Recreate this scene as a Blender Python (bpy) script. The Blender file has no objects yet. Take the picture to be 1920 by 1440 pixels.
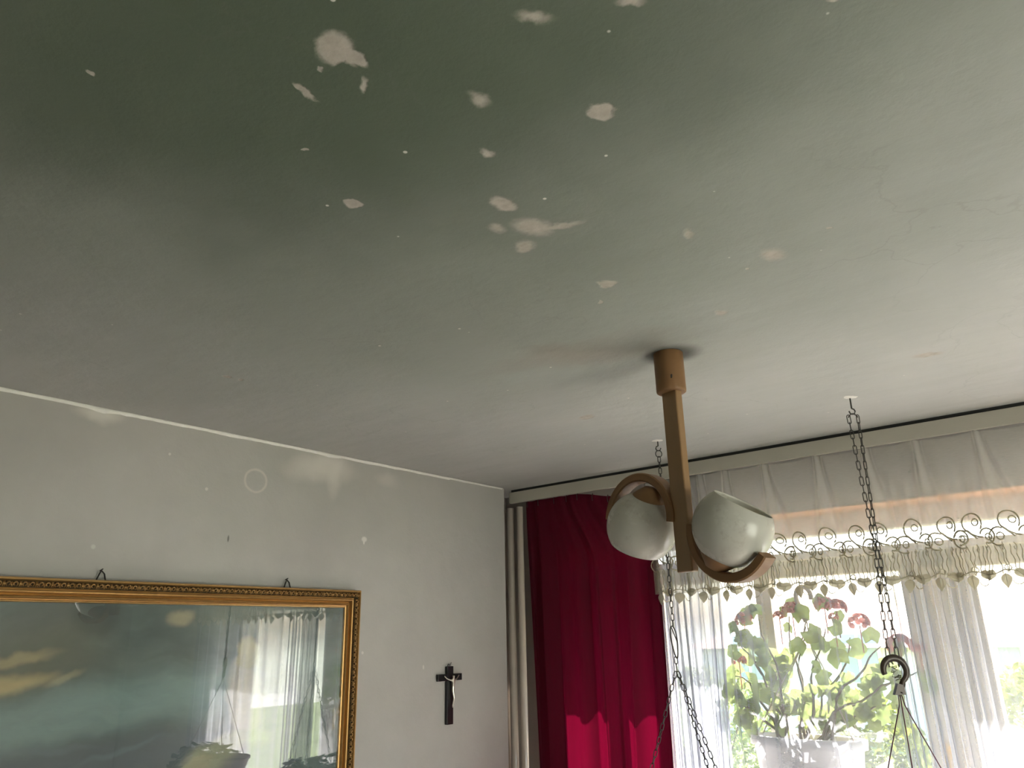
import bpy, bmesh, math, random
from math import sin, cos, pi, radians, sqrt, exp
from mathutils import Vector, Matrix, noise

scene = bpy.context.scene
C = scene.collection
random.seed(7)

# ------------------------------------------------------------------ camera
cam_data = bpy.data.cameras.new('camera')
cam = bpy.data.objects.new('camera', cam_data)
C.objects.link(cam)
scene.camera = cam
YAW, PITCH, ROLL, FPX = -0.68483, 0.32240, 0.02168, 1422.97
fwd = Vector((sin(YAW) * cos(PITCH), cos(YAW) * cos(PITCH), sin(PITCH)))
rgt = Vector((cos(YAW), -sin(YAW), 0))
dwn = fwd.cross(rgt)
r2 = cos(ROLL) * rgt + sin(ROLL) * dwn
d2 = -sin(ROLL) * rgt + cos(ROLL) * dwn
rot = Matrix((r2, -d2, -fwd)).transposed().to_4x4()
cam.matrix_world = Matrix.Translation((0, 0, 1.9)) @ rot
cam_data.sensor_width = 36.0
cam_data.lens = 36.0 * FPX / 1920.0
cam_data.clip_start = 0.02
cam_data.clip_end = 200

# ------------------------------------------------------------------ world, sun, exposure
SUN_ELEV, SUN_AZ = radians(54), radians(12)      # azimuth measured from +y towards +x
world = bpy.data.worlds.new('sky')
scene.world = world
world.use_nodes = True
wn, wl = world.node_tree.nodes, world.node_tree.links
wn.clear()
w_out = wn.new('ShaderNodeOutputWorld')
w_bg = wn.new('ShaderNodeBackground')
w_sky = wn.new('ShaderNodeTexSky')
w_sky.sky_type = 'NISHITA'
w_sky.sun_disc = False
w_sky.sun_elevation = SUN_ELEV
w_sky.sun_rotation = SUN_AZ
w_sky.air_density = 1.0
w_sky.dust_density = 3.0
w_sky.ozone_density = 1.0
w_mix = wn.new('ShaderNodeMixRGB')
w_geo = wn.new('ShaderNodeTexCoord')
w_sep = wn.new('ShaderNodeSeparateXYZ')
w_map = wn.new('ShaderNodeMapRange')
w_map.inputs['From Min'].default_value = -0.02
w_map.inputs['From Max'].default_value = 0.02
wl.new(w_geo.outputs['Generated'], w_sep.inputs[0])
wl.new(w_sep.outputs['Z'], w_map.inputs['Value'])
wl.new(w_map.outputs[0], w_mix.inputs['Fac'])
w_mix.inputs['Color1'].default_value = (5.4, 5.6, 4.7, 1)       # sunlit open land below the horizon
wl.new(w_sky.outputs[0], w_mix.inputs['Color2'])
wl.new(w_mix.outputs[0], w_bg.inputs['Color'])
w_bg.inputs['Strength'].default_value = 0.42
wl.new(w_bg.outputs[0], w_out.inputs['Surface'])

sun_d = bpy.data.lights.new('sun', 'SUN')
sun_d.energy = 14.0
sun_d.angle = radians(0.6)
sun_d.color = (1.0, 0.94, 0.86)
sun = bpy.data.objects.new('sun', sun_d)
C.objects.link(sun)
sdir = Vector((sin(SUN_AZ) * cos(SUN_ELEV), cos(SUN_AZ) * cos(SUN_ELEV), sin(SUN_ELEV)))
sun.rotation_euler = sdir.to_track_quat('Z', 'Y').to_euler()
sun.location = (2, 8, 8)

portal_d = bpy.data.lights.new('window_portal', 'AREA')
portal_d.shape = 'RECTANGLE'
portal_d.size, portal_d.size_y = 2.5, 1.5
portal_d.cycles.is_portal = True
portal = bpy.data.objects.new('window_portal', portal_d)
C.objects.link(portal)
portal.location = (-0.75, 3.16, 1.58)
portal.rotation_euler = (radians(-90), 0, 0)

scene.view_settings.view_transform = 'Standard'
scene.view_settings.look = 'None'
scene.view_settings.gamma = 1.0
scene.view_settings.use_curve_mapping = False
scene.view_settings.exposure = 1.93

# fill light added out of view, in an invented window of the right wall
side_fill_d = bpy.data.lights.new('added_side_fill', 'AREA')
side_fill_d.shape = 'RECTANGLE'
side_fill_d.size, side_fill_d.size_y = 1.40, 1.40
side_fill_d.energy = 4.0
side_fill_d.color = (1.0, 0.96, 0.92)
side_fill = bpy.data.objects.new('added_side_fill', side_fill_d)
C.objects.link(side_fill)
side_fill.location = (1.93, 0.95, 1.45)
side_fill.rotation_euler = (0, radians(90), 0)

scene.cycles.use_denoising = True
scene.cycles.max_bounces = 14
scene.cycles.diffuse_bounces = 6
scene.cycles.glossy_bounces = 5
scene.cycles.transmission_bounces = 8
scene.cycles.transparent_max_bounces = 24
scene.cycles.sample_clamp_indirect = 8.0
scene.cycles.caustics_reflective = False
scene.cycles.caustics_refractive = False

# ------------------------------------------------------------------ object helpers
def add(name, bm, m, parent=None, smooth=False, loc=None):
    me = bpy.data.meshes.new(name)
    bm.to_mesh(me)
    bm.free()
    if smooth:
        for p in me.polygons:
            p.use_smooth = True
    for mm in (m if isinstance(m, (list, tuple)) else [m]):
        me.materials.append(mm)
    o = bpy.data.objects.new(name, me)
    C.objects.link(o)
    if parent:
        o.parent = parent
    if loc:
        o.location = loc
    return o

def link_copy(src, parent=None, name=None):
    o = src.copy()
    C.objects.link(o)
    o.parent = parent
    return o

def empty(name, loc=(0, 0, 0), parent=None):
    o = bpy.data.objects.new(name, None)
    C.objects.link(o)
    o.location = loc
    o.empty_display_size = 0.05
    if parent:
        o.parent = parent
    return o

def tag(o, label, cat, group=None, kind=None):
    if label: o['label'] = label
    if cat: o['category'] = cat
    if group: o['group'] = group
    if kind: o['kind'] = kind
    return o

def struct(o, label=None):
    o['kind'] = 'structure'
    if label:
        o['label'] = label
    return o

def box(bm, x0, x1, y0, y1, z0, z1, bev=0.0, mat=None, seg=2):
    vs = [bm.verts.new(v) for v in ((x0, y0, z0), (x1, y0, z0), (x1, y1, z0), (x0, y1, z0),
                                    (x0, y0, z1), (x1, y0, z1), (x1, y1, z1), (x0, y1, z1))]
    fs = [bm.faces.new([vs[i] for i in f]) for f in
          ((3, 2, 1, 0), (4, 5, 6, 7), (0, 1, 5, 4), (1, 2, 6, 5), (2, 3, 7, 6), (3, 0, 4, 7))]
    if mat is not None:
        bmesh.ops.transform(bm, matrix=mat, verts=vs)
    if bev > 0:
        es = set()
        for f in fs:
            for e in f.edges:
                es.add(e)
        bmesh.ops.bevel(bm, geom=list(es), offset=bev, segments=seg, affect='EDGES', profile=0.6)
    return bm

def tube(bm, pts, rad, n=6, closed=False, flat=1.0, up=Vector((0, 0, 1))):
    """swept tube through pts; rad a number or a list; flat squeezes it along its binormal"""
    pts = [Vector(p) for p in pts]
    N = len(pts)
    rings = []
    for i, p in enumerate(pts):
        if closed:
            t = pts[(i + 1) % N] - pts[i - 1]
        else:
            t = pts[min(i + 1, N - 1)] - pts[max(i - 1, 0)]
        if t.length < 1e-9:
            t = Vector((0, 0, 1))
        t.normalize()
        a = up if abs(t.dot(up)) < 0.95 else Vector((1, 0, 0)) if abs(t.x) < 0.9 else Vector((0, 1, 0))
        s = t.cross(a).normalized()
        b = s.cross(t).normalized()
        r = rad[i] if isinstance(rad, (list, tuple)) else rad
        rings.append([bm.verts.new(p + s * r * cos(2 * pi * k / n) + b * r * flat * sin(2 * pi * k / n)) for k in range(n)])
    for i in range(N if closed else N - 1):
        A, B = rings[i], rings[(i + 1) % N]
        for k in range(n):
            bm.faces.new((A[k], A[(k + 1) % n], B[(k + 1) % n], B[k]))
    if not closed:
        bm.faces.new(list(reversed(rings[0])))
        bm.faces.new(rings[-1])
    return bm

def lathe(bm, prof, n=32, mat=None, cap0=False, cap1=False):
    rings = []
    for r, z in prof:
        if r < 1e-6:
            rings.append([bm.verts.new((0, 0, z))])
        else:
            rings.append([bm.verts.new((r * cos(2 * pi * k / n), r * sin(2 * pi * k / n), z)) for k in range(n)])
    for A, B in zip(rings, rings[1:]):
        for k in range(n):
            k2 = (k + 1) % n
            if len(A) == 1 and len(B) == 1: continue
            if len(A) == 1: bm.faces.new((A[0], B[k2], B[k]))
            elif len(B) == 1: bm.faces.new((A[k], A[k2], B[0]))
            else: bm.faces.new((A[k], A[k2], B[k2], B[k]))
    if cap0 and len(rings[0]) > 1: bm.faces.new(list(reversed(rings[0])))
    if cap1 and len(rings[-1]) > 1: bm.faces.new(rings[-1])
    if mat is not None:
        vs = [v for r in rings for v in r]
        bmesh.ops.transform(bm, matrix=mat, verts=vs)
    return bm

# ------------------------------------------------------------------ material helpers
def new_mat(name):
    m = bpy.data.materials.new(name)
    m.use_nodes = True
    return m, m.node_tree.nodes, m.node_tree.links

def bsdf_of(m):
    return next(n for n in m.node_tree.nodes if n.type == 'BSDF_PRINCIPLED')

def simple(name, col, rough=0.5, metal=0.0, var=0.12, scale=30.0, bump=0.0, bscale=200.0, stretch=(1, 1, 1), spec=0.5, coat=0.0):
    m, n, l = new_mat(name)
    b = bsdf_of(m)
    b.inputs['Roughness'].default_value = rough
    b.inputs['Metallic'].default_value = metal
    b.inputs['Specular IOR Level'].default_value = spec
    b.inputs['Coat Weight'].default_value = coat
    tc = n.new('ShaderNodeTexCoord')
    mp = n.new('ShaderNodeMapping'); mp.inputs['Scale'].default_value = stretch
    l.new(tc.outputs['Object'], mp.inputs[0])
    t = n.new('ShaderNodeTexNoise'); t.inputs['Scale'].default_value = scale; t.inputs['Detail'].default_value = 5
    l.new(mp.outputs[0], t.inputs['Vector'])
    r = n.new('ShaderNodeMixRGB')
    r.inputs['Color1'].default_value = (*[c * (1 - var) for c in col], 1)
    r.inputs['Color2'].default_value = (*[min(1, c * (1 + var)) for c in col], 1)
    l.new(t.outputs['Fac'], r.inputs['Fac'])
    l.new(r.outputs[0], b.inputs['Base Color'])
    if bump:
        t2 = n.new('ShaderNodeTexNoise'); t2.inputs['Scale'].default_value = bscale; t2.inputs['Detail'].default_value = 4
        l.new(mp.outputs[0], t2.inputs['Vector'])
        bu = n.new('ShaderNodeBump'); bu.inputs['Strength'].default_value = bump; bu.inputs['Distance'].default_value = 0.002
        l.new(t2.outputs['Fac'], bu.inputs['Height'])
        l.new(bu.outputs[0], b.inputs['Normal'])
    return m

def vmath(n, l, op, a, b=None):
    v = n.new('ShaderNodeVectorMath'); v.operation = op
    for i, x in enumerate((a, b)):
        if x is None: continue
        if hasattr(x, 'is_output'): l.new(x, v.inputs[i])
        else: v.inputs[i].default_value = x
    return v

def fmath(n, l, op, a, b=None, clamp=False):
    v = n.new('ShaderNodeMath'); v.operation = op; v.use_clamp = clamp
    for i, x in enumerate((a, b)):
        if x is None: continue
        if hasattr(x, 'is_output'): l.new(x, v.inputs[i])
        else: v.inputs[i].default_value = x
    return v.outputs[0]

def blob(n, l, coord, loc, rot, size, soft, axis='Z'):
    """soft-edged elliptical mask round loc; 1 inside, 0 outside"""
    mp = n.new('ShaderNodeMapping'); mp.vector_type = 'TEXTURE'
    mp.inputs['Location'].default_value = loc
    mp.inputs['Rotation'].default_value = rot
    mp.inputs['Scale'].default_value = size
    l.new(coord, mp.inputs[0])
    ln = vmath(n, l, 'LENGTH', mp.outputs[0])
    mr = n.new('ShaderNodeMapRange'); mr.interpolation_type = 'SMOOTHSTEP'
    mr.inputs['From Min'].default_value = 1 + soft
    mr.inputs['From Max'].default_value = 1 - soft
    l.new(ln.outputs['Value'], mr.inputs['Value'])
    return mr.outputs[0]

def distorted(n, l, coord, scale, amount, detail=3):
    t = n.new('ShaderNodeTexNoise'); t.inputs['Scale'].default_value = scale; t.inputs['Detail'].default_value = detail
    l.new(coord, t.inputs['Vector'])
    s = vmath(n, l, 'SUBTRACT', t.outputs['Color'], (0.5, 0.5, 0.5))
    k = vmath(n, l, 'SCALE', s.outputs[0]); k.inputs['Scale'].default_value = amount
    return vmath(n, l, 'ADD', coord, k.outputs[0]).outputs[0]

def mixc(n, l, fac, a, b):
    m = n.new('ShaderNodeMixRGB')
    for s, x in (('Fac', fac), ('Color1', a), ('Color2', b)):
        if hasattr(x, 'is_output'): l.new(x, m.inputs[s])
        elif s == 'Fac': m.inputs[s].default_value = x
        else: m.inputs[s].default_value = (*x, 1)
    return m.outputs[0]

def ntex(n, l, coord, scale, detail=4, rough=0.5, lo=0.3, hi=0.7):
    t = n.new('ShaderNodeTexNoise'); t.inputs['Scale'].default_value = scale; t.inputs['Detail'].default_value = detail
    t.inputs['Roughness'].default_value = rough
    l.new(coord, t.inputs['Vector'])
    mr = n.new('ShaderNodeMapRange'); mr.inputs['From Min'].default_value = lo; mr.inputs['From Max'].default_value = hi
    l.new(t.outputs['Fac'], mr.inputs['Value'])
    return mr.outputs[0]

# ------------------------------------------------------------------ plaster materials
def ceiling_material():
    m, n, l = new_mat('sooty plaster with painted shade')
    b = bsdf_of(m); b.inputs['Roughness'].default_value = 0.85; b.inputs['Specular IOR Level'].default_value = 0.25
    g = n.new('ShaderNodeNewGeometry').outputs['Position']
    dc = distorted(n, l, g, 50.0, 0.020, 4)
    big = ntex(n, l, g, 1.6, 3, 0.5, 0.3, 0.7)
    col = mixc(n, l, big, (0.49, 0.485, 0.465), (0.56, 0.55, 0.53))
    # brush streaks and dust
    st = n.new('ShaderNodeMapping'); st.inputs['Rotation'].default_value = (0, 0, radians(35)); st.inputs['Scale'].default_value = (1.0, 7.0, 1.0)
    l.new(g, st.inputs[0])
    streak = ntex(n, l, st.outputs[0], 3.0, 5, 0.6, 0.35, 0.75)
    col = mixc(n, l, fmath(n, l, 'MULTIPLY', streak, 0.22), col, (0.34, 0.33, 0.29))
    # green black soot, with the ceiling's fall into shade painted in
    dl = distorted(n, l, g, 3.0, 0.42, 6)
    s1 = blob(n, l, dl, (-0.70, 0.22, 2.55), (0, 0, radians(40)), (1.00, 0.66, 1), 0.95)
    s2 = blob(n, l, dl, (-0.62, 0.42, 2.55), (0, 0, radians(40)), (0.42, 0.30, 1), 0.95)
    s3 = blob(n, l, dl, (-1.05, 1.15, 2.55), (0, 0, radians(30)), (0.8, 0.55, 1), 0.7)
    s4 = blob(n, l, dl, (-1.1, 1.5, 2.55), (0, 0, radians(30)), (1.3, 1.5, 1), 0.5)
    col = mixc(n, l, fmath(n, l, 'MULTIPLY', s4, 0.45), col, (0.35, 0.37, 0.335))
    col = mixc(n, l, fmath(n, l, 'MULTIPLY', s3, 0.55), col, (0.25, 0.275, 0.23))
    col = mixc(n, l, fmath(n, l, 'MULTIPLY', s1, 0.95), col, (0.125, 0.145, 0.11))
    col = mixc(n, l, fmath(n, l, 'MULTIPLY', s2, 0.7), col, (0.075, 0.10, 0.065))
    # warm smudge and dark ring painted as the lamp cup's shadow
    s5 = blob(n, l, dl, (-0.95, 1.45, 2.55), (0, 0, radians(20)), (0.20, 0.07, 1), 0.8)
    col = mixc(n, l, fmath(n, l, 'MULTIPLY', s5, 0.4), col, (0.26, 0.20, 0.16))
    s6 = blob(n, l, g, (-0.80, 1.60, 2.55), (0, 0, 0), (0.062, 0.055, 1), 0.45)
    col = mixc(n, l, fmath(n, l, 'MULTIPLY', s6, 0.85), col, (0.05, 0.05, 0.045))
    # hairline cracks
    vo = n.new('ShaderNodeTexVoronoi'); vo.feature = 'DISTANCE_TO_EDGE'; vo.inputs['Scale'].default_value = 3.2
    l.new(distorted(n, l, g, 6.0, 0.25, 6), vo.inputs['Vector'])
    cr = n.new('ShaderNodeMapRange'); cr.inputs['From Min'].default_value = 0.010; cr.inputs['From Max'].default_value = 0.0
    l.new(vo.outputs['Distance'], cr.inputs['Value'])
    crk = fmath(n, l, 'MULTIPLY', cr.outputs[0], ntex(n, l, g, 2.3, 2, 0.5, 0.5, 0.62))
    col = mixc(n, l, fmath(n, l, 'MULTIPLY', crk, 0.14), col, (0.14, 0.14, 0.12))
    # specks of bare plaster
    vs = n.new('ShaderNodeTexVoronoi'); vs.inputs['Scale'].default_value = 15.0
    l.new(g, vs.inputs['Vector'])
    sp = n.new('ShaderNodeMapRange'); sp.inputs['From Min'].default_value = 0.055; sp.inputs['From Max'].default_value = 0.035
    l.new(vs.outputs['Distance'], sp.inputs['Value'])
    pick = n.new('ShaderNodeSeparateColor'); l.new(vs.outputs['Color'], pick.inputs[0])
    spk = fmath(n, l, 'MULTIPLY', sp.outputs[0], fmath(n, l, 'GREATER_THAN', pick.outputs[0], 0.72))
    # flaked patches
    flakes = [((-0.6005, 0.4247), 148, (0.0262, 0.0212), 0.25),
              ((-0.5933, 0.4399), 119, (0.0180, 0.0084), 0.30),
              ((-0.5907, 0.4512), 94, (0.0172, 0.0073), 0.30),
              ((-0.4284, 0.7221), -130, (0.0190, 0.0159), 0.20),
              ((-0.6850, 0.4470), 100, (0.0172, 0.0045), 0.40),
              ((-0.6222, 0.4864), 147, (0.0137, 0.0038), 0.60),
              ((-0.5310, 0.5983), -100, (0.0132, 0.0083), 0.70),
              ((-0.3971, 0.5374), -132, (0.0155, 0.0060), 0.80),
              ((-0.3055, 0.5891), -137, (0.0128, 0.0051), 0.60),
              ((-0.1364, 0.7311), -132, (0.0060, 0.0028), 0.60),
              ((-0.8448, 0.6490), -152, (0.0132, 0.0124), 0.15),
              ((-0.6686, 0.8071), -91, (0.0237, 0.0160), 0.25),
              ((-0.6770, 0.8943), -108, (0.0348, 0.0241), 0.40),
              ((-0.6415, 0.9212), -158, (0.0343, 0.0086), 0.50),
              ((-0.7292, 0.9382), 145, (0.0200, 0.0153), 0.40),
              ((-0.7245, 0.8566), -102, (0.0136, 0.0096), 0.70),
              ((-0.7008, 1.1604), -150, (0.0175, 0.0143), 0.30),
              ((-0.7127, 1.1560), -93, (0.0174, 0.0068), 0.40),
              ((-0.4110, 1.2624), 84, (0.0241, 0.0166), 0.60),
              ((-0.8511, 0.2578), -125, (0.0055, 0.0041), 0.25),
              ((-0.7835, 0.5186), -150, (0.0053, 0.0036), 0.25),
              ((-0.7592, 1.2210), 120, (0.0080, 0.0043), 0.30),
              ((-0.5975, 1.4447), 102, (0.0150, 0.0120), 0.45),
              ((-0.5995, 0.6916), -83, (0.0090, 0.0063), 0.60),
              ((-0.6395, 0.4346), 152, (0.0037, 0.0024), 0.40),
              ((-0.3219, 2.0422), -161, (0.0308, 0.0176), 0.40),
              ((-0.4905, 1.0888), -76, (0.0150, 0.0070), 0.60),
              ((-0.3017, 1.2329), -155, (0.0059, 0.0039), 0.30),
              ((-1.2683, 1.9189), 158, (0.0295, 0.0194), 0.30),
              ((-0.4704, 1.2825), 87, (0.0050, 0.0035), 0.30),
              ((-1.7263, 0.9598), -123, (0.0103, 0.0088), 0.40),
              ((-1.7233, 0.9974), 150, (0.0089, 0.0052), 0.40),]
    carve = blob(n, l, dc, (-0.6165, 0.4490, 2.55), (0, 0, radians(35)), (0.015, 0.010, 1), 0.3)
    acc = None
    for (x, y), rz, (sx, sy), soft in flakes:
        k = blob(n, l, dc, (x, y, 2.55), (0, 0, radians(rz)), (sx, sy, 1), soft)
        if (x, y) == (-0.6005, 0.4247): k = fmath(n, l, 'MULTIPLY', k, fmath(n, l, 'SUBTRACT', 1.0, carve))
        acc = k if acc is None else fmath(n, l, 'MAXIMUM', acc, k)
    tone = ntex(n, l, g, 60, 3, 0.5, 0.3, 0.7)
    bare = mixc(n, l, tone, (0.38, 0.345, 0.295), (0.47, 0.43, 0.375))
    col = mixc(n, l, spk, col, (0.62, 0.60, 0.54))
    col = mixc(n, l, acc, col, bare)
    # pale rubbed line along the left wall
    sx = n.new('ShaderNodeSeparateXYZ'); l.new(dc, sx.inputs[0])
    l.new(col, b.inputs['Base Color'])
    h1 = ntex(n, l, g, 9.0, 6, 0.6, 0.2, 0.8)
    h2 = ntex(n, l, g, 220.0, 3, 0.6, 0.2, 0.8)
    hh = fmath(n, l, 'ADD', fmath(n, l, 'MULTIPLY', h1, 1.2), fmath(n, l, 'MULTIPLY', h2, 0.05))
    hh = fmath(n, l, 'SUBTRACT', hh, fmath(n, l, 'MULTIPLY', acc, 0.35))
    bu = n.new('ShaderNodeBump'); bu.inputs['Strength'].default_value = 0.45; bu.inputs['Distance'].default_value = 0.006
    l.new(hh, bu.inputs['Height']); l.new(bu.outputs[0], b.inputs['Normal'])
    return m

def wall_left_material():
    m, n, l = new_mat('dusty grey green painted plaster')
    b = bsdf_of(m); b.inputs['Roughness'].default_value = 0.8; b.inputs['Specular IOR Level'].default_value = 0.25
    g = n.new('ShaderNodeNewGeometry').outputs['Position']
    big = ntex(n, l, g, 2.2, 5, 0.6, 0.3, 0.7)
    col = mixc(n, l, big, (0.45, 0.44, 0.415), (0.55, 0.535, 0.505))
    gr = ntex(n, l, g, 1.1, 2, 0.5, 0.45, 0.62)
    col = mixc(n, l, fmath(n, l, 'MULTIPLY', gr, 0.3), col, (0.36, 0.39, 0.33))
    dc = distorted(n, l, g, 12.0, 0.05, 4)
    # darker towards the ceiling, with pale patches
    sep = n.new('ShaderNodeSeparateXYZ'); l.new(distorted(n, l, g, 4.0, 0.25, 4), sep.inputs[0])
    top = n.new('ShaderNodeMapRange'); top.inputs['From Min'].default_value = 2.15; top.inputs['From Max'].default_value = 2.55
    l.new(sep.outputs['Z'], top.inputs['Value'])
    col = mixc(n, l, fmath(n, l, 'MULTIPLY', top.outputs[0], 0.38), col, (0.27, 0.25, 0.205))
    for (y, z), (sy, sz), k in (((1.66, 2.50), (0.10, 0.040), .75), ((1.70, 2.46), (0.025, 0.06), .5), ((1.56, 2.47), (0.07, 0.03), .4),
                                ((0.86, 2.53), (0.05, 0.02), .8), ((1.95, 2.49), (0.05, 0.025), .3)):
        s = blob(n, l, dc, (-2.23, y, z), (0, 0, 0), (1, sy, sz), 0.75)
        col = mixc(n, l, fmath(n, l, 'MULTIPLY', s, k), col, (0.66, 0.63, 0.56))
    # ring left by a round object
    mp = n.new('ShaderNodeMapping'); mp.vector_type = 'TEXTURE'
    mp.inputs['Location'].default_value = (-2.23, 1.379, 2.410); mp.inputs['Scale'].default_value = (1, 0.040, 0.037)
    l.new(distorted(n, l, g, 30.0, 0.004, 2), mp.inputs[0])
    ln = vmath(n, l, 'LENGTH', mp.outputs[0]).outputs['Value']
    rg = fmath(n, l, 'ABSOLUTE', fmath(n, l, 'SUBTRACT', ln, 1.0))
    rr = n.new('ShaderNodeMapRange'); rr.inputs['From Min'].default_value = 0.16; rr.inputs['From Max'].default_value = 0.02
    l.new(rg, rr.inputs['Value'])
    col = mixc(n, l, fmath(n, l, 'MULTIPLY', rr.outputs[0], 0.7), col, (0.60, 0.57, 0.50))
    for (y, z), (sy, sz), c in (((1.847, 2.256), (0.012, 0.009), (0.72, 0.70, 0.65)), ((1.846, 2.247), (0.004, 0.010), (0.72, 0.70, 0.65)),
                                ((0.90, 2.16), (0.006, 0.006), (0.6, 0.6, 0.55)), ((1.30, 2.214), (0.003, 0.010), (0.2, 0.2, 0.18)),
                                ((2.16, 1.80), (0.004, 0.008), (0.66, 0.64, 0.6)), ((1.86, 1.86), (0.005, 0.005), (0.66, 0.64, 0.6)),
                                ((1.21, 2.36), (0.005, 0.005), (0.62, 0.6, 0.55)), ((1.08, 2.45), (0.004, 0.004), (0.62, 0.6, 0.55))):
        s = blob(n, l, g, (-2.23, y, z), (0, 0, 0), (1, sy, sz), 0.4)
        col = mixc(n, l, s, col, c)
    l.new(col, b.inputs['Base Color'])
    h1 = ntex(n, l, g, 14.0, 6, 0.6, 0.2, 0.8); h2 = ntex(n, l, g, 180.0, 3, 0.6, 0.2, 0.8)
    hh = fmath(n, l, 'ADD', h1, fmath(n, l, 'MULTIPLY', h2, 0.07))
    bu = n.new('ShaderNodeBump'); bu.inputs['Strength'].default_value = 0.4; bu.inputs['Distance'].default_value = 0.004
    l.new(hh, bu.inputs['Height']); l.new(bu.outputs[0], b.inputs['Normal'])
    return m

def fabric(name, col, t0, trans=0.5, weave=0.0, rough_var=0.05):
    """thin cloth: lets light through between its threads (less at grazing view), scatters the rest"""
    m, n, l = new_mat(name)
    n.clear()
    out = n.new('ShaderNodeOutputMaterial')
    geo = n.new('ShaderNodeNewGeometry')
    dot = vmath(n, l, 'DOT_PRODUCT', geo.outputs['Normal'], geo.outputs['Incoming']).outputs['Value']
    c = fmath(n, l, 'MAXIMUM', fmath(n, l, 'ABSOLUTE', dot), 0.12)
    inv = fmath(n, l, 'DIVIDE', 1.0, c)
    t = fmath(n, l, 'POWER', t0, inv)
    if weave:
        w = ntex(n, l, geo.outputs['Position'], 8.0, 5, 0.65, 0.2, 0.8)
        mp = n.new('ShaderNodeMapping'); mp.inputs['Scale'].default_value = (60, 60, 500)
        l.new(geo.outputs['Position'], mp.inputs[0])
        w2 = ntex(n, l, mp.outputs[0], 1.0, 2, 0.5, 0.3, 0.7)
        k = fmath(n, l, 'ADD', 1.0 - weave, fmath(n, l, 'MULTIPLY', fmath(n, l, 'ADD', w, w2), weave))
        t = fmath(n, l, 'MULTIPLY', t, k, clamp=True)
    tr = n.new('ShaderNodeBsdfTransparent')
    di = n.new('ShaderNodeBsdfDiffuse'); di.inputs['Color'].default_value = (*col, 1)
    tl = n.new('ShaderNodeBsdfTranslucent'); tl.inputs['Color'].default_value = (*col, 1)
    mx = n.new('ShaderNodeMixShader'); mx.inputs['Fac'].default_value = trans
    l.new(di.outputs[0], mx.inputs[1]); l.new(tl.outputs[0], mx.inputs[2])
    m2 = n.new('ShaderNodeMixShader')
    l.new(t, m2.inputs['Fac']); l.new(mx.outputs[0], m2.inputs[1]); l.new(tr.outputs[0], m2.inputs[2])
    l.new(m2.outputs[0], out.inputs['Surface'])
    return m

def velvet(name, col):
    m, n, l = new_mat(name)
    n.clear()
    out = n.new('ShaderNodeOutputMaterial')
    g = n.new('ShaderNodeNewGeometry').outputs['Position']
    mp = n.new('ShaderNodeMapping'); mp.inputs['Scale'].default_value = (40, 40, 4)
    l.new(g, mp.inputs[0])
    v = ntex(n, l, mp.outputs[0], 3, 4, 0.6, 0.2, 0.8)
    cc = mixc(n, l, v, tuple(c * 0.85 for c in col), tuple(c * 1.12 for c in col))
    b = n.new('ShaderNodeBsdfPrincipled'); b.inputs['Roughness'].default_value = 0.8
    b.inputs['Sheen Weight'].default_value = 0.08; b.inputs['Sheen Tint'].default_value = (0.8, 0.1, 0.2, 1)
    b.inputs['Specular IOR Level'].default_value = 0.15
    tl = n.new('ShaderNodeBsdfTranslucent'); tl.inputs['Color'].default_value = (0.095, 0.001, 0.012, 1)
    l.new(cc, b.inputs['Base Color'])
    mx = n.new('ShaderNodeMixShader'); mx.inputs['Fac'].default_value = 0.22
    l.new(b.outputs[0], mx.inputs[1]); l.new(tl.outputs[0], mx.inputs[2])
    l.new(mx.outputs[0], out.inputs['Surface'])
    return m

def glass_pane(name, refl=0.08, tint=(1, 1, 1)):
    m, n, l = new_mat(name)
    n.clear()
    out = n.new('ShaderNodeOutputMaterial')
    geo = n.new('ShaderNodeNewGeometry')
    dt = vmath(n, l, 'DOT_PRODUCT', geo.outputs['Normal'], geo.outputs['Incoming']).outputs['Value']
    om = fmath(n, l, 'SUBTRACT', 1.0, fmath(n, l, 'ABSOLUTE', dt), clamp=True)
    f2 = fmath(n, l, 'ADD', fmath(n, l, 'MULTIPLY', fmath(n, l, 'POWER', om, 5.0), 0.95), 0.02 + refl, clamp=True)
    tr = n.new('ShaderNodeBsdfTransparent'); tr.inputs['Color'].default_value = (*tint, 1)
    gl = n.new('ShaderNodeBsdfGlossy'); gl.inputs['Roughness'].default_value = 0.0
    mx = n.new('ShaderNodeMixShader')
    l.new(f2, mx.inputs['Fac']); l.new(tr.outputs[0], mx.inputs[1]); l.new(gl.outputs[0], mx.inputs[2])
    l.new(mx.outputs[0], out.inputs['Surface'])
    return m

def leaf_material(name, c1, c2, trans=0.4):
    m, n, l = new_mat(name)
    n.clear()
    out = n.new('ShaderNodeOutputMaterial')
    oi = n.new('ShaderNodeObjectInfo')
    g = n.new('ShaderNodeNewGeometry').outputs['Position']
    f = ntex(n, l, g, 9, 3, 0.5, 0.3, 0.7)
    f2 = fmath(n, l, 'MULTIPLY', fmath(n, l, 'ADD', f, oi.outputs['Random']), 0.5)
    cc = mixc(n, l, f2, c1, c2)
    di = n.new('ShaderNodeBsdfDiffuse'); tl = n.new('ShaderNodeBsdfTranslucent')
    l.new(cc, di.inputs['Color']); l.new(cc, tl.inputs['Color'])
    mx = n.new('ShaderNodeMixShader'); mx.inputs['Fac'].default_value = trans
    l.new(di.outputs[0], mx.inputs[1]); l.new(tl.outputs[0], mx.inputs[2])
    l.new(mx.outputs[0], out.inputs['Surface'])
    return m

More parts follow.
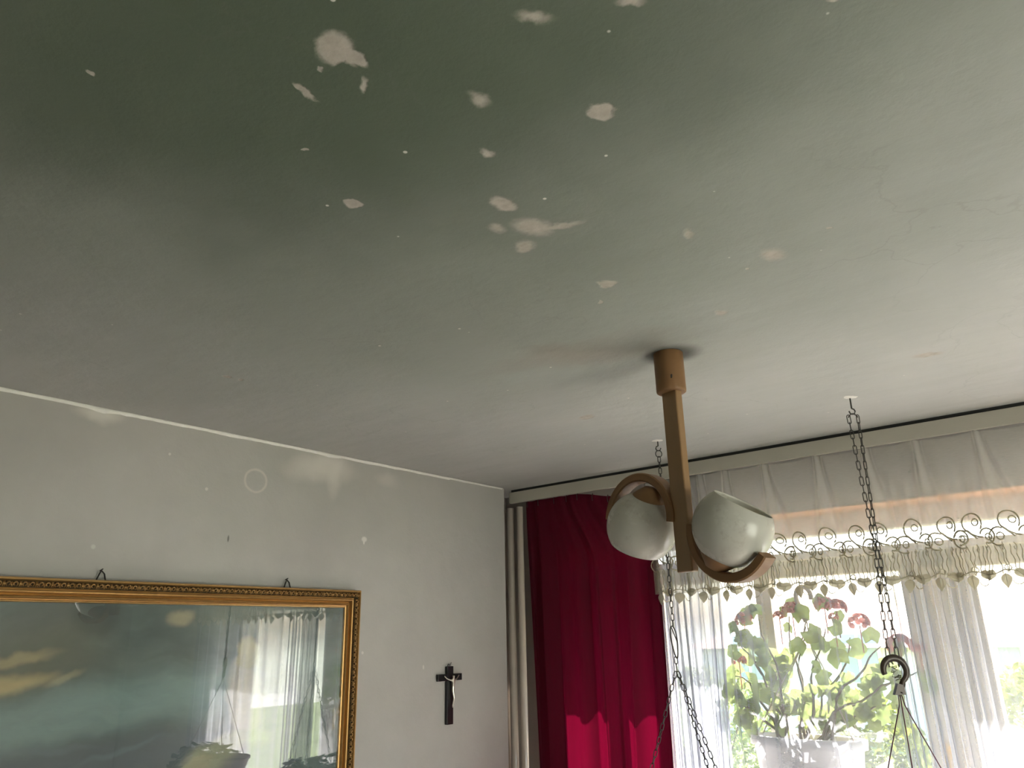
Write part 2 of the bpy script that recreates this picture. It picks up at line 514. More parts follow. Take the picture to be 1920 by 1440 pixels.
def painting_material():
    m, n, l = new_mat('printed landscape')
    b = bsdf_of(m); b.inputs['Roughness'].default_value = 0.45
    g = n.new('ShaderNodeNewGeometry').outputs['Position']
    dl = distorted(n, l, g, 3.5, 0.16, 5)
    dm = distorted(n, l, g, 14.0, 0.045, 5)
    mp = n.new('ShaderNodeMapping'); mp.inputs['Rotation'].default_value = (radians(-12), 0, 0); mp.inputs['Scale'].default_value = (1, 2.0, 6.0)
    l.new(dl, mp.inputs[0])
    cl = ntex(n, l, mp.outputs[0], 2.0, 5, 0.55, 0.35, 0.65)
    col = mixc(n, l, cl, (0.07, 0.12, 0.112), (0.15, 0.215, 0.195))
    def B(loc, size, rx, soft, k, c, coord=dm):
        nonlocal col
        s = blob(n, l, coord, (-2.187, *loc), (radians(rx), 0, 0), (1, *size), soft)
        col = mixc(n, l, fmath(n, l, 'MULTIPLY', s, k) if k < 1 else s, col, c)
    B((0.80, 1.965), (0.16, 0.05), 5, .7, .7, (0.15, 0.17, 0.14), dl)
    B((0.93, 1.975), (0.06, 0.05), 0, .4, .8, (0.035, 0.065, 0.06))
    B((0.76, 1.86), (0.20, 0.07), 8, .7, .8, (0.13, 0.14, 0.075), dl)
    B((0.74, 1.87), (0.09, 0.012), 12, .6, .8, (0.50, 0.42, 0.20))
    B((0.73, 1.812), (0.10, 0.020), 8, .7, .95, (0.62, 0.50, 0.22))
    B((0.87, 1.820), (0.045, 0.010), 25, .6, .7, (0.48, 0.42, 0.22))
    B((1.03, 1.75), (0.50, 0.060), 7, .9, .95, (0.27, 0.43, 0.40), dl)
    B((0.75, 1.71), (0.35, 0.05), 7, .9, .7, (0.23, 0.35, 0.32), dl)
    B((1.00, 1.60), (0.60, 0.060), 3, .7, .9, (0.10, 0.135, 0.155), dl)
    B((1.16, 1.975), (0.035, 0.022), 20, .5, .85, (0.50, 0.45, 0.27))
    B((1.05, 1.62), (0.12, 0.008), 10, .7, .5, (0.16, 0.25, 0.25), dl)
    B((0.86, 1.645), (0.09, 0.008), -5, .7, .5, (0.16, 0.22, 0.24), dl)
    # a softly painted seated figure in pale robes
    B((1.50, 1.72), (0.095, 0.16), 8, .25, .95, (0.22, 0.22, 0.30))
    B((1.46, 1.87), (0.060, 0.058), 0, .35, .9, (0.13, 0.115, 0.09))
    B((1.50, 1.80), (0.05, 0.05), 0, .5, .8, (0.14, 0.15, 0.14))
    B((1.40, 1.73), (0.055, 0.125), 14, .25, 1, (0.50, 0.48, 0.38))
    B((1.395, 1.873), (0.036, 0.047), 12, .25, 1, (0.46, 0.44, 0.25))
    B((1.375, 1.850), (0.022, 0.020), 0, .4, 1, (0.46, 0.44, 0.26))
    B((1.35, 1.605), (0.13, 0.045), 8, .3, 1, (0.42, 0.45, 0.30))
    B((1.25, 1.575), (0.06, 0.022), 30, .3, 1, (0.48, 0.48, 0.30))
    B((1.45, 1.55), (0.11, 0.06), 0, .4, .9, (0.17, 0.19, 0.23))
    fine = ntex(n, l, distorted(n, l, mp.outputs[0], 3.0, 0.6, 4), 5.0, 7, 0.62, 0.25, 0.75)
    mul = n.new('ShaderNodeMixRGB'); mul.blend_type = 'MULTIPLY'; mul.inputs['Fac'].default_value = 0.55
    l.new(col, mul.inputs['Color1'])
    l.new(mixc(n, l, fine, (0.62, 0.66, 0.70), (1.0, 1.0, 1.0)), mul.inputs['Color2'])
    bc = n.new('ShaderNodeBrightContrast'); bc.inputs['Bright'].default_value = 0.035
    l.new(mul.outputs[0], bc.inputs['Color'])
    l.new(bc.outputs[0], b.inputs['Base Color'])
    return m

def gilt_material():
    m, n, l = new_mat('aged gilt')
    b = bsdf_of(m); b.inputs['Metallic'].default_value = 0.55; b.inputs['Roughness'].default_value = 0.42
    geo = n.new('ShaderNodeNewGeometry')
    f = ntex(n, l, geo.outputs['Position'], 35, 4, 0.6, 0.3, 0.7)
    c = mixc(n, l, f, (0.36, 0.20, 0.065), (0.58, 0.36, 0.14))
    l.new(c, b.inputs['Base Color'])
    return m

def globe_material():
    m, n, l = new_mat('dusty opal glass')
    b = bsdf_of(m)
    b.inputs['Roughness'].default_value = 0.16; b.inputs['Transmission Weight'].default_value = 0.0
    tc = n.new('ShaderNodeTexCoord').outputs['Object']
    f = ntex(n, l, tc, 9, 5, 0.6, 0.35, 0.75)
    c = mixc(n, l, f, (0.60, 0.59, 0.53), (0.50, 0.485, 0.43))
    f2 = ntex(n, l, tc, 26, 5, 0.7, 0.57, 0.72)
    c = mixc(n, l, fmath(n, l, 'MULTIPLY', f2, 0.5), c, (0.30, 0.24, 0.20))
    l.new(c, b.inputs['Base Color'])
    b.inputs['Subsurface Weight'].default_value = 0.0
    r = ntex(n, l, tc, 14, 4, 0.6, 0.3, 0.7)
    l.new(fmath(n, l, 'ADD', 0.12, fmath(n, l, 'MULTIPLY', r, 0.22)), b.inputs['Roughness'])
    tl = n.new('ShaderNodeBsdfTranslucent'); tl.inputs['Color'].default_value = (0.8, 0.77, 0.66, 1)
    mx = n.new('ShaderNodeMixShader'); mx.inputs['Fac'].default_value = 0.22
    out = next(k for k in n if k.type == 'OUTPUT_MATERIAL')
    l.new(b.outputs[0], mx.inputs[1]); l.new(tl.outputs[0], mx.inputs[2]); l.new(mx.outputs[0], out.inputs['Surface'])
    return m

M = dict(
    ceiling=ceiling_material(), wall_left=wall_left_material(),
    wall=simple('grey window wall paint', (0.36, 0.345, 0.31), 0.8, bump=0.3, scale=4, var=0.1),
    soffit=simple('orange tan lintel soffit', (0.62, 0.30, 0.13), 0.45, scale=6, stretch=(1, 8, 1)),  # underside of the lintel, tinted orange tan
    caulk=simple('bare white plaster', (0.78, 0.76, 0.70), 0.8, bump=0.6, scale=40, bscale=120),
    floor=simple('pale varnished floorboards', (0.56, 0.51, 0.45), 0.4, scale=5, stretch=(1, 10, 1)),
    pelmet=simple('old cream pelmet paint', (0.42, 0.395, 0.33), 0.55, scale=8, var=0.08, bump=0.15),
    dark=simple('gap shade black', (0.02, 0.02, 0.018), 0.9),  # black for the painted shade of the gap above the pelmet
    wood=simple('honey beech', (0.25, 0.145, 0.062), 0.38, scale=7, stretch=(5, 5, 0.6), var=0.16, coat=0.15),
    wood_dark=simple('walnut stained beech', (0.21, 0.112, 0.048), 0.5, scale=9, stretch=(1, 1, 1), var=0.14, spec=0.3),
    steel=simple('dull iron', (0.055, 0.052, 0.045), 0.45, metal=0.7),
    bronze=simple('aged bronze plastic', (0.05, 0.036, 0.025), 0.35, metal=0.2),
    wire=simple('purple coated wire', (0.10, 0.025, 0.05), 0.4),
    silver=simple('silvered metal', (0.60, 0.56, 0.48), 0.28, metal=0.9),
    ebony=simple('black lacquered wood', (0.010, 0.012, 0.013), 0.30),
    gilt=gilt_material(), gilt_smooth=simple('worn gold leaf', (0.50, 0.30, 0.11), 0.33, metal=0.75, scale=60, var=0.2),
    picture=painting_material(), glass=glass_pane('window glass', 0.01), pic_glass=glass_pane('picture glass', 0.08),
    pipe=simple('glossy beige enamel', (0.62, 0.55, 0.48), 0.16, var=0.04, coat=0.6),
    white=simple('white gloss paint', (0.80, 0.80, 0.78), 0.3, var=0.04),
    cream=simple('cream gloss paint', (0.66, 0.60, 0.48), 0.4, var=0.06),
    shutter=simple('taupe shutter slat', (0.30, 0.27, 0.20), 0.6, var=0.1),
    opal=globe_material(),
    sheer=fabric('white voile', (0.50, 0.51, 0.56), 0.66, 0.60, weave=0.06),
    sheer_thick=fabric('thicker white voile', (0.30, 0.31, 0.37), 0.22, 0.60, weave=0.06),
    valance=fabric('cream voile', (0.76, 0.73, 0.65), 0.67, 0.5, weave=0.04),
    net=fabric('cream lace net', (0.66, 0.62, 0.50), 0.50, 0.45, weave=0.10),
    thread=fabric('cream lace cord', (0.50, 0.46, 0.34), 0.03, 0.30),
    leaf_lace=fabric('cream lace leaf', (0.66, 0.62, 0.50), 0.22, 0.4, weave=0.10),
    red=velvet('crimson velvet', (0.075, 0.004, 0.013)),
    hanger=simple('beige hanger plastic', (0.34, 0.29, 0.21), 0.5),
    soil=simple('dark potting soil', (0.03, 0.022, 0.015), 0.95, bump=0.8),
    terracotta=simple('brown plastic pot', (0.16, 0.08, 0.045), 0.5),
    planter=simple('white planter plastic', (0.78, 0.78, 0.80), 0.4, var=0.04),
    leaf=leaf_material('geranium leaf', (0.12, 0.17, 0.05), (0.30, 0.36, 0.12), 0.5),
    leaf_dark=leaf_material('dark ivy leaf', (0.012, 0.035, 0.012), (0.04, 0.08, 0.02), 0.25),
    stem=simple('brown plant stem', (0.10, 0.07, 0.03), 0.7),
    petal=leaf_material('dusty pink geranium petals', (0.50, 0.17, 0.16), (0.62, 0.28, 0.23), 0.4),
    hedge=leaf_material('yellow green hedge leaves', (0.10, 0.14, 0.02), (0.26, 0.28, 0.05), 0.5),
    lawn=simple('lawn grass', (0.12, 0.17, 0.04), 0.9, scale=3, var=0.3),
    peach=simple('peach render', (0.70, 0.42, 0.28), 0.8, var=0.06, scale=2),
    house=simple('pale render', (0.78, 0.78, 0.74), 0.8, var=0.05, scale=2),
    tile=simple('clay roof tile', (0.62, 0.42, 0.32), 0.7, scale=6),
    win_dark=simple('blue grey window pane', (0.30, 0.38, 0.40), 0.2),
    brass=simple('yellow brass', (0.75, 0.48, 0.10), 0.35, metal=0.3),
)

# ------------------------------------------------------------------ room shell
H = 2.55
XL, XR, YB, YW = -2.23, 1.75, -1.5, 2.85
bm = bmesh.new()
box(bm, -2.6, XR + 0.2, YB - 0.2, 3.15, H, H + 0.15)
ceiling = struct(add('ceiling', bm, M['ceiling']), 'grey flaking plaster ceiling with soot, painted shade and bare patches')
bm = bmesh.new(); box(bm, -2.6, XR + 0.2, YB - 0.2, 3.15, -0.15, 0)
floor = struct(add('floor', bm, M['floor']))
bm = bmesh.new()
box(bm, -2.6, XL, YB - 0.2, 2.655, 0, H)
box(bm, -2.6, -2.38, 2.655, YW, 0, H)
wall_left = struct(add('wall_left', bm, M['wall_left']), 'dusty grey painted wall with the picture and crucifix')
bm = bmesh.new()
box(bm, XR, XR + 0.2, YB - 0.2, 0.25, 0, H)
box(bm, XR, XR + 0.2, 1.65, 3.15, 0, H)
box(bm, XR, XR + 0.2, 0.25, 1.65, 0, 0.75)
box(bm, XR, XR + 0.2, 0.25, 1.65, 2.15, H)
struct(add('wall_right', bm, M['wall']))
w2 = struct(empty('fill_window', (XR + 0.05, 0.95, 1.45)), 'unseen side window added for fill light')  # window added out of view to hold the fill light
bm = bmesh.new()
for q in ((0, .05, -.70, -.65, -.70, .70), (0, .05, .65, .70, -.70, .70), (0, .05, -.65, .65, -.70, -.65), (0, .05, -.65, .65, .65, .70), (0, .05, -.025, .025, -.65, .65)):
    box(bm, *q)
add('frame', bm, M['white'], w2)
for y0_, y1_ in ((-.65, -.025), (.025, .65)):
    bm = bmesh.new(); box(bm, .02, .024, y0_, y1_, -.65, .65); add('pane', bm, M['glass'], w2)
bm = bmesh.new(); box(bm, -2.23, XR, YB - 0.2, YB, 0, H)
struct(add('wall_back', bm, M['wall']))
WX0, WX1, WZ0, WZ1 = -2.0, 0.50, 0.85, 2.318
bm = bmesh.new()
box(bm, -2.6, WX0, YW, 3.15, 0, H)
box(bm, WX1, XR, YW, 3.15, 0, H)
box(bm, WX0, WX1, YW, 3.15, 0, WZ0)
box(bm, WX0, WX1, YW, 3.15, WZ1 + 0.004, H)
struct(add('wall_window', bm, M['wall']), 'grey wall around the window behind the curtains')
bm = bmesh.new(); box(bm, WX0, WX1, YW - 0.004, 2.995, WZ1, WZ1 + 0.004)
struct(add('trim_1', bm, M['soffit']), 'orange tan strip under the window lintel')
# plaster edge along the top of the left wall, uneven
bm = bmesh.new()
N = 260
rows = []
for i in range(N + 1):
    y = YB + (2.64 - YB) * i / N
    hgt = 0.006 + 0.0035 * noise.noise((y * 9, 0, 0)) + 0.0015 * noise.noise((y * 40, 3, 0))
    if abs(y - 1.68) < 0.05: hgt += 0.006 * (1 - abs(y - 1.68) / 0.05)
    if abs(y - 0.87) < 0.04: hgt += 0.007 * (1 - abs(y - 0.87) / 0.04)
    if y > 2.3: hgt *= 0.55
    d = 0.004 + 0.0015 * noise.noise((y * 14, 7, 0))
    rows.append([bm.verts.new((XL, y, H - hgt - 0.003)), bm.verts.new((XL + d, y, H - hgt)), bm.verts.new((XL + d * 1.6, y, H - 0.0005)), bm.verts.new((XL, y, H))])
for a, b in zip(rows, rows[1:]):
    for k in range(3):
        bm.faces.new((a[k], b[k], b[k + 1], a[k + 1]))
struct(add('trim_2', bm, M['caulk'], smooth=True), 'thin white plaster line where left wall meets ceiling')

# ------------------------------------------------------------------ window
win = struct(empty('window_1', (0, 0, 0)), 'white framed window behind the lace curtain')
Y0, Y1 = 2.995, 3.06
def wpart(name, mat, *boxes, bev=0.003, label=None):
    b_ = bmesh.new()
    for q in boxes: box(b_, *q, bev=bev)
    o = add(name, b_, mat, win)
    if label: o['label'] = label
    return o
wpart('frame_head', M['white'], (WX0, WX1, Y0, Y1, 2.246, WZ1))
wpart('transom_rail', M['cream'], (WX0, WX1, Y0, Y1, 2.165, 2.188))
wpart('sash_head', M['cream'], (WX0, WX1, Y0 + 0.012, Y1, 2.098, 2.160))
wpart('window_sill', M['white'], (WX0 - 0.03, WX1 + 0.03, 2.80, 3.0, WZ0, WZ0 + 0.03))
wpart('frame_bottom', M['white'], (WX0, WX1, Y0, Y1, WZ0 + 0.03, 0.96))
for x0, x1 in ((WX0, -1.94), (-1.715, -1.64), (-1.235, -1.175), (0.43, WX1)):
    wpart('mullion', M['cream'], (x0, x1, Y0, Y1, 0.96, 2.165))
for x0, x1 in ((-0.700, -0.640), (-0.530, -0.470)):
    wpart('sash_stile', M['cream'], (x0, x1, Y0, Y1, 0.96, 2.165))
wpart('centre_post', M['cream'], (-0.640, -0.530, Y0 + 0.012, Y1 + 0.02, 0.96, 2.165))
wpart('window_handle', M['brass'], (-0.655, -0.635, Y0 - 0.035, Y0, 1.50, 1.54), (-0.653, -0.637, Y0 - 0.045, Y0 - 0.032, 1.43, 1.55))
for x0, x1 in ((-1.94, -1.715), (-1.64, -1.235), (-1.175, -0.70), (-0.47, 0.43)):
    wpart('pane', M['glass'], (x0 - 0.005, x1 + 0.005, Y0 + 0.030, Y0 + 0.034, 0.955, 2.10), bev=0)
wpart('pane', M['glass'], (WX0, WX1, Y0 + 0.030, Y0 + 0.034, 2.184, 2.250), bev=0)

# rolled down ends of the outside shutter
sh = empty('roller_shutter', (-0.75, 3.105, 2.10))
tag(sh, 'taupe roller shutter lowered a little outside the window top', 'shutter')
for k in range(2):
    bm = bmesh.new()
    z0 = 0.006 + k * 0.042
    box(bm, -1.24, 1.24, -0.006, 0.006, z0, z0 + 0.039, bev=0.003)
    add('slat', bm, M['shutter'], sh)
for sx in (-1.245, 1.235):
    bm = bmesh.new(); box(bm, sx, sx + 0.01, -0.015, 0.015, -1.2, 0.15); add('guide_rail', bm, M['shutter'], sh)

# ------------------------------------------------------------------ pelmet
pel = empty('curtain_pelmet', (-0.3, 2.70, 2.488))
tag(pel, 'long cream painted pelmet board under the ceiling above the curtains', 'pelmet')
bm = bmesh.new(); box(bm, -1.937, 1.95, 0, 0.018, 0, 0.050, bev=0.002); add('front_board', bm, M['pelmet'], pel)
bm = bmesh.new(); box(bm, -1.937, 1.95, 0.018, 0.150, 0.036, 0.046); add('top_board', bm, M['pelmet'], pel)
bm = bmesh.new(); box(bm, -1.930, 1.95, 0.008, 0.145, 0.046, 0.062); add('gap_shade_strip', bm, M['dark'], pel)['label'] = 'dark strip standing in for gap shade'  # dark strip painted in as the shade between pelmet and ceiling
for k, yy in enumerate((0.030, 0.062)):
    bm = bmesh.new(); box(bm, -1.90, 1.94, yy, yy + 0.012, 0.022, 0.036); add('curtain_rail', bm, M['white'], pel)

# ------------------------------------------------------------------ heating pipes in the corner
for (x, y, r), lab in (((-2.318, 2.765, 0.010), 'thinnest beige heating pipe, nearest the left wall corner'),
                       ((-2.275, 2.752, 0.017), 'middle beige heating pipe in the corner by the red curtain'),
                       ((-2.216, 2.748, 0.016), 'beige heating pipe touching the left edge of red curtain')):
    bm = bmesh.new()
    lathe(bm, [(r, 0), (r, 2.475)], 24, Matrix.Translation((x, y, 0)), True, True)
    o = add('heating_pipe', bm, M['pipe'], smooth=True)
    tag(o, lab, 'pipe', 'vertical heating pipes in the corner')

# ------------------------------------------------------------------ curtains
def sm(a, b, x):
    t = max(0, min(1, (x - a) / (b - a)))
    return t * t * (3 - 2 * t)

def grid_sheet(name, fx, nu, nz, zt, zb, mat, parent=None):
    """fx(u, z) -> (x, y, z)"""
    bm = bmesh.new()
    vs = []
    for j in range(nz + 1):
        z = zt + (zb - zt) * j / nz
        vs.append([bm.verts.new(fx(i / nu, z)) for i in range(nu + 1)])
    for j in range(nz):
        for i in range(nu):
            bm.faces.new((vs[j][i], vs[j][i + 1], vs[j + 1][i + 1], vs[j + 1][i]))
    return add(name, bm, mat, parent, smooth=True)

HOOKS = [-1.56, -1.44, -1.355, -1.295, -1.19, -1.036, -0.845, -0.68, -0.523, -0.347, -0.16, 0.02, 0.20, 0.38, 0.56]
# valance: flat between the hooks with a narrow pleat at each
def y_val(x, z):
    t = sm(2.49, 2.20, z)
    y = 2.722 + 0.004 * sin(x * 17 + z * 2) * (0.4 + t)
    for k, h in enumerate(HOOKS):
        xd = h + (0.012 if k % 2 else -0.006) * t
        w = 0.007 + 0.013 * t
        y -= (0.011 + 0.007 * t) * exp(-((x - xd) / w) ** 2)
        y += (0.007 + 0.006 * t) * exp(-((x - xd - 2.1 * w) / w) ** 2)
    if -0.62 < x < -0.36:
        y += t * 0.008 * sin((x + 0.62) * 2 * pi / 0.065)
    return y
def z_top(x):
    for a, b in zip(HOOKS, HOOKS[1:]):
        if a <= x <= b:
            s = (x - a) / (b - a)
            return 2.489 - 0.030 * (b - a) * 4 * s * (1 - s) * 1.6
    return 2.489
def x_val(u): return -1.53 + 2.10 * u
val = empty('lace_valance', (0, 0, 0))
tag(val, 'cream lace edged voile valance across the top of the window', 'valance')
ZN1, ZN0 = 2.138, 2.048        # lace net band
def f_top(u, z):
    x = x_val(u)
    zz = ZN1 + (z_top(x) - ZN1) * (z - ZN1) / (2.489 - ZN1)
    return (x, y_val(x, zz), zz)
grid_sheet('voile', f_top, 900, 26, 2.489, ZN1, M['valance'], val)
grid_sheet('lace_net', lambda u, z: (x_val(u), y_val(x_val(u), z), z), 900, 8, ZN1, ZN0, M['net'], val)

def on_val(x, z, off=0.0022):
    return Vector((x, y_val(x, z) - off, z))
def cord(bm, pts, r=0.0016, closed=False):
    tube(bm, [on_val(x, z) for x, z in pts], r, 5, closed)
def circle_pts(cx, cz, rx, rz, n=14, a0=0, a1=360):
    return [(cx + rx * cos(radians(a0 + (a1 - a0) * i / n)), cz + rz * sin(radians(a0 + (a1 - a0) * i / n))) for i in range(n + 1)]
rnd = random.Random(3)
x = -1.475
k = 0
while x < 0.55:
    s = 0.92 + 0.12 * rnd.random()
    bm = bmesh.new()
    # top curl
    cord(bm, [(x + 0.004, 2.158)] + circle_pts(x - 0.002, 2.200 + 0.004 * s, 0.026 * s, 0.030 * s, 16, 215, -40), 0.0025)
    cord(bm, circle_pts(x + 0.006, 2.207, 0.0095, 0.0105, 10), 0.0021)
    # left curl
    cord(bm, circle_pts(x - 0.035, 2.158, 0.026 * s, 0.027, 14, 60, 290), 0.0025)
    cord(bm, circle_pts(x - 0.030, 2.158, 0.010, 0.011, 10), 0.0021)
    # right curl
    cord(bm, [(x - 0.02, 2.185), (x - 0.008, 2.172), (x + 0.008, 2.163), (x + 0.022, 2.160)] , 0.0025)
    cord(bm, circle_pts(x + 0.033, 2.163, 0.019 * s, 0.022, 14, 160, -110), 0.0025)
    cord(bm, circle_pts(x + 0.036, 2.160, 0.008, 0.010, 10), 0.0021)
    for q in range(3):
        xx = x - 0.03 + q * 0.028
        cord(bm, [(xx, 2.140), (xx + 0.004, 2.132), (xx - 0.002, 2.125), (xx, 2.118)], 0.0016)
    add('lace_scroll', bm, M['thread'], val)
    k += 1
    x += 0.098 if k % 3 else 0.072
# wavy vertical cords of the net, too many and too fine to pick apart
bm = bmesh.new()
x = -1.52
while x < 0.56:
    n_ = 9
    ph = rnd.random() * 6
    lean = rnd.uniform(-0.004, 0.006)
    cord(bm, [(x + lean * i / n_ * 2 + 0.0022 * sin(ph + i * 1.5), ZN1 - 0.004 - (ZN1 - ZN0 - 0.006) * i / n_) for i in range(n_ + 1)], 0.0012)
    x += rnd.uniform(0.009, 0.015)
o = add('lace_threads', bm, M['thread'], val); o['kind'] = 'stuff'
# hanging leaves and vine along the lower edge
def lace_leaf(cx, cz, L, W, a):
    bm = bmesh.new()
    ca, sa = cos(a), sin(a)
    out = []
    for i in range(14):
        t = i / 13
        w = W * sin(pi * t ** 0.72) * (1 - 0.25 * t)
        out.append((w, -L * t))
    pts = out + [(-w, z) for w, z in reversed(out[1:-1])]
    f, b_ = [], []
    for (px, pz) in pts:
        X, Z = cx + px * ca - pz * sa, cz + px * sa + pz * ca
        f.append(bm.verts.new(on_val(X, Z, 0.0030))); b_.append(bm.verts.new(on_val(X, Z, 0.0018)))
    bm.faces.new(f); bm.faces.new(list(reversed(b_)))
    for i in range(len(f)):
        j = (i + 1) % len(f)
        bm.faces.new((f[i], b_[i], b_[j], f[j]))
    tube(bm, [on_val(cx, cz), on_val(cx + L * sa, cz - L * ca)], 0.0009, 4)
    return bm
x = -1.50
k = 0
while x < 0.55:
    big = k % 3 == 0
    add('lace_leaf', lace_leaf(x, 2.050 if big else 2.062, 0.043 if big else 0.036, 0.017 if big else 0.014,
                               rnd.uniform(-0.15, 0.15) + (0 if big else (0.6 if k % 3 == 1 else -0.5))), M['leaf_lace'], val)
    x += (0.026, 0.033, 0.030)[k % 3]
    k += 1
bm = bmesh.new()
pts = []
i = 0
x = -1.52
while x < 0.56:
    pts.append((x, 2.055 + 0.006 * sin(x * 70)))
    x += 0.006
cord(bm, pts, 0.0015)
add('vine_cord', bm, M['thread'], val)
x = -1.49
while x < 0.55:
    bm = bmesh.new()
    cord(bm, circle_pts(x, 2.066, 0.009, 0.009, 10), 0.0013)
    add('lace_ring', bm, M['thread'], val)
    bm = bmesh.new()
    cord(bm, circle_pts(x + 0.018, 2.030, 0.012, 0.012, 8, 180, 330), 0.0013)
    add('lace_tendril', bm, M['thread'], val)
    x += 0.089

# long sheer curtain behind it
def fold_density(x):
    d = 9 + 15 * sm(-1.20, -1.27, x) + 22 * sm(-0.76, -0.70, x) * sm(-0.40, -0.46, x)
    return d * (1 + 0.45 * sin(x * 43) * sin(x * 17 + 1))
NS = 1400
SX0, SX1 = -1.58, 0.60
phase = [0.0]
for i in range(NS):
    xx = SX0 + (SX1 - SX0) * i / NS
    phase.append(phase[-1] + fold_density(xx) * 2 * pi * (SX1 - SX0) / NS)
def f_long(u, z):
    i = min(NS, int(round(u * NS)))
    x = SX0 + (SX1 - SX0) * u
    d = fold_density(x)
    t = sm(2.40, 1.95, z)
    amp = (0.0045 + 0.011 * max(0, min(1, (d - 9) / 22)) * (1 + 0.4 * sin(x * 29))) * (0.03 + 0.97 * t)
    ph = phase[i]
    sw = 0.5 * sin(x * 23 + 1.3 * z) + 0.3 * sin(x * 51 - z * 2.1)
    y = 2.765 + amp * (sin(ph + sw) + 0.35 * sin(2.0 * ph + 1.1 + sw)) + 0.004 * sin(9 * x)
    y = max(y, 2.744) + 0.035 * sm(-1.49, -1.53, x)
    # fabric pushed sideways inside each fold
    x2 = x + 0.30 * amp * sin(2 * ph + sw) + 0.012 * t * sin(x * 8 + z)
    return (x2, y, z)
lc = grid_sheet('sheer_curtain', f_long, NS, 24, 2.505, 0.35, M['sheer'])
tag(lc, 'long white sheer curtain hanging in folds over the window', 'curtain')

# a second, narrow sheer panel drawn to the left end behind the first
def f_side(u, z):
    t = sm(2.45, 1.9, z)
    xr = -1.295 - 0.03 * sm(2.3, 1.3, z)
    x = -1.54 + (xr + 1.54) * u
    ph = 2 * pi * (u * 5.0 + 0.6 * sin(u * 5 + 0.4 * z))
    y = 2.826 + 0.010 * (0.5 + 0.5 * t) * (sin(ph) + 0.4 * sin(2.3 * ph + z))
    return (x + 0.006 * t * sin(2 * ph), y, z)
lp = grid_sheet('sheer_curtain', f_side, 420, 20, 2.505, 0.90, M['sheer_thick'])
tag(lp, 'narrow inner sheer panel gathered beside the red curtain', 'curtain')

# crimson curtain
red = empty('red_curtain', (0, 0, 0))
tag(red, 'heavy crimson curtain at the left end of the window', 'curtain')
def f_red(u, z):
    t = sm(2.48, 2.0, z)
    xr = -1.715 + 0.195 * sm(2.49, 2.20, z) - 0.015 * (2.2 - z if z < 2.2 else 0)
    xl = -2.163 + 0.01 * sin(z * 2)
    ut = u + 0.018 * sin(2 * pi * u * 2 + z * 1.2)
    x = xl + (xr - xl) * ut
    ph = 2 * pi * u * 4.6
    fold = sin(ph + 0.5 * sin(1.5 * z + u * 6)) * 0.62 + 0.36 * sin(ph * 1.73 + 1 + z * 0.7) + 0.10 * sin(ph * 3.3 + 2)
    y = 2.742 + (0.006 + 0.013 * t) * fold
    zz = z - 0.030 * sm(0.62, 1.0, u) * sm(2.40, 2.49, z)
    x += 0.007 * t * sin(2 * ph + 0.5)
    return (x, y, zz)
grid_sheet('curtain_cloth', f_red, 420, 60, 2.492, 0.12, M['red'], red)
for k in range(7):
    u = 0.03 + k * 0.155
    x, y, z = f_red(u, 2.485)
    bm = bmesh.new()
    tube(bm, [(x, y - 0.004, z - 0.02), (x, y - 0.006, z), (x, y, z + 0.012), (x, y + 0.006, z + 0.004)], 0.0016, 6)
    add('curtain_hook', bm, M['steel'], red)

# ------------------------------------------------------------------ ceiling lamp
LA = Vector((-0.803, 1.588, 0))
u_dir = Vector((0.969, -0.247, 0)).normalized()
n_dir = Vector((-u_dir.y, u_dir.x, 0))          # away from the camera
lamp = empty('pendant_lamp', (LA.x, LA.y, H))
tag(lamp, 'wooden two-armed ceiling lamp with dusty opal glass globes', 'lamp')
LM = Matrix(((u_dir.x, n_dir.x, 0, 0), (u_dir.y, n_dir.y, 0, 0), (0, 0, 1, 0), (0, 0, 0, 1)))   # local x along the arms
lamp.matrix_world = Matrix.Translation((LA.x, LA.y, H)) @ LM
bm = bmesh.new()
lathe(bm, [(0.0, 0.0), (0.034, 0.0), (0.0355, -0.002), (0.0355, -0.094), (0.0350, -0.099), (0.0325, -0.101), (0.024, -0.101), (0.0, -0.099)], 40)
for f in bm.faces: f.smooth = True
cup = add('ceiling_cup', bm, M['wood_dark'], lamp)
bm = bmesh.new()
tube(bm, [(0.030, -0.030, -0.075), (0.036, -0.036, -0.075), (0.038, -0.038, -0.072)], 0.0022, 6)
add('screw', bm, M['steel'], cup)
bm = bmesh.new(); box(bm, -0.023, 0.023, -0.011, 0.011, -0.520, -0.095, bev=0.004, seg=3)
add('pole', bm, M['wood'], lamp)

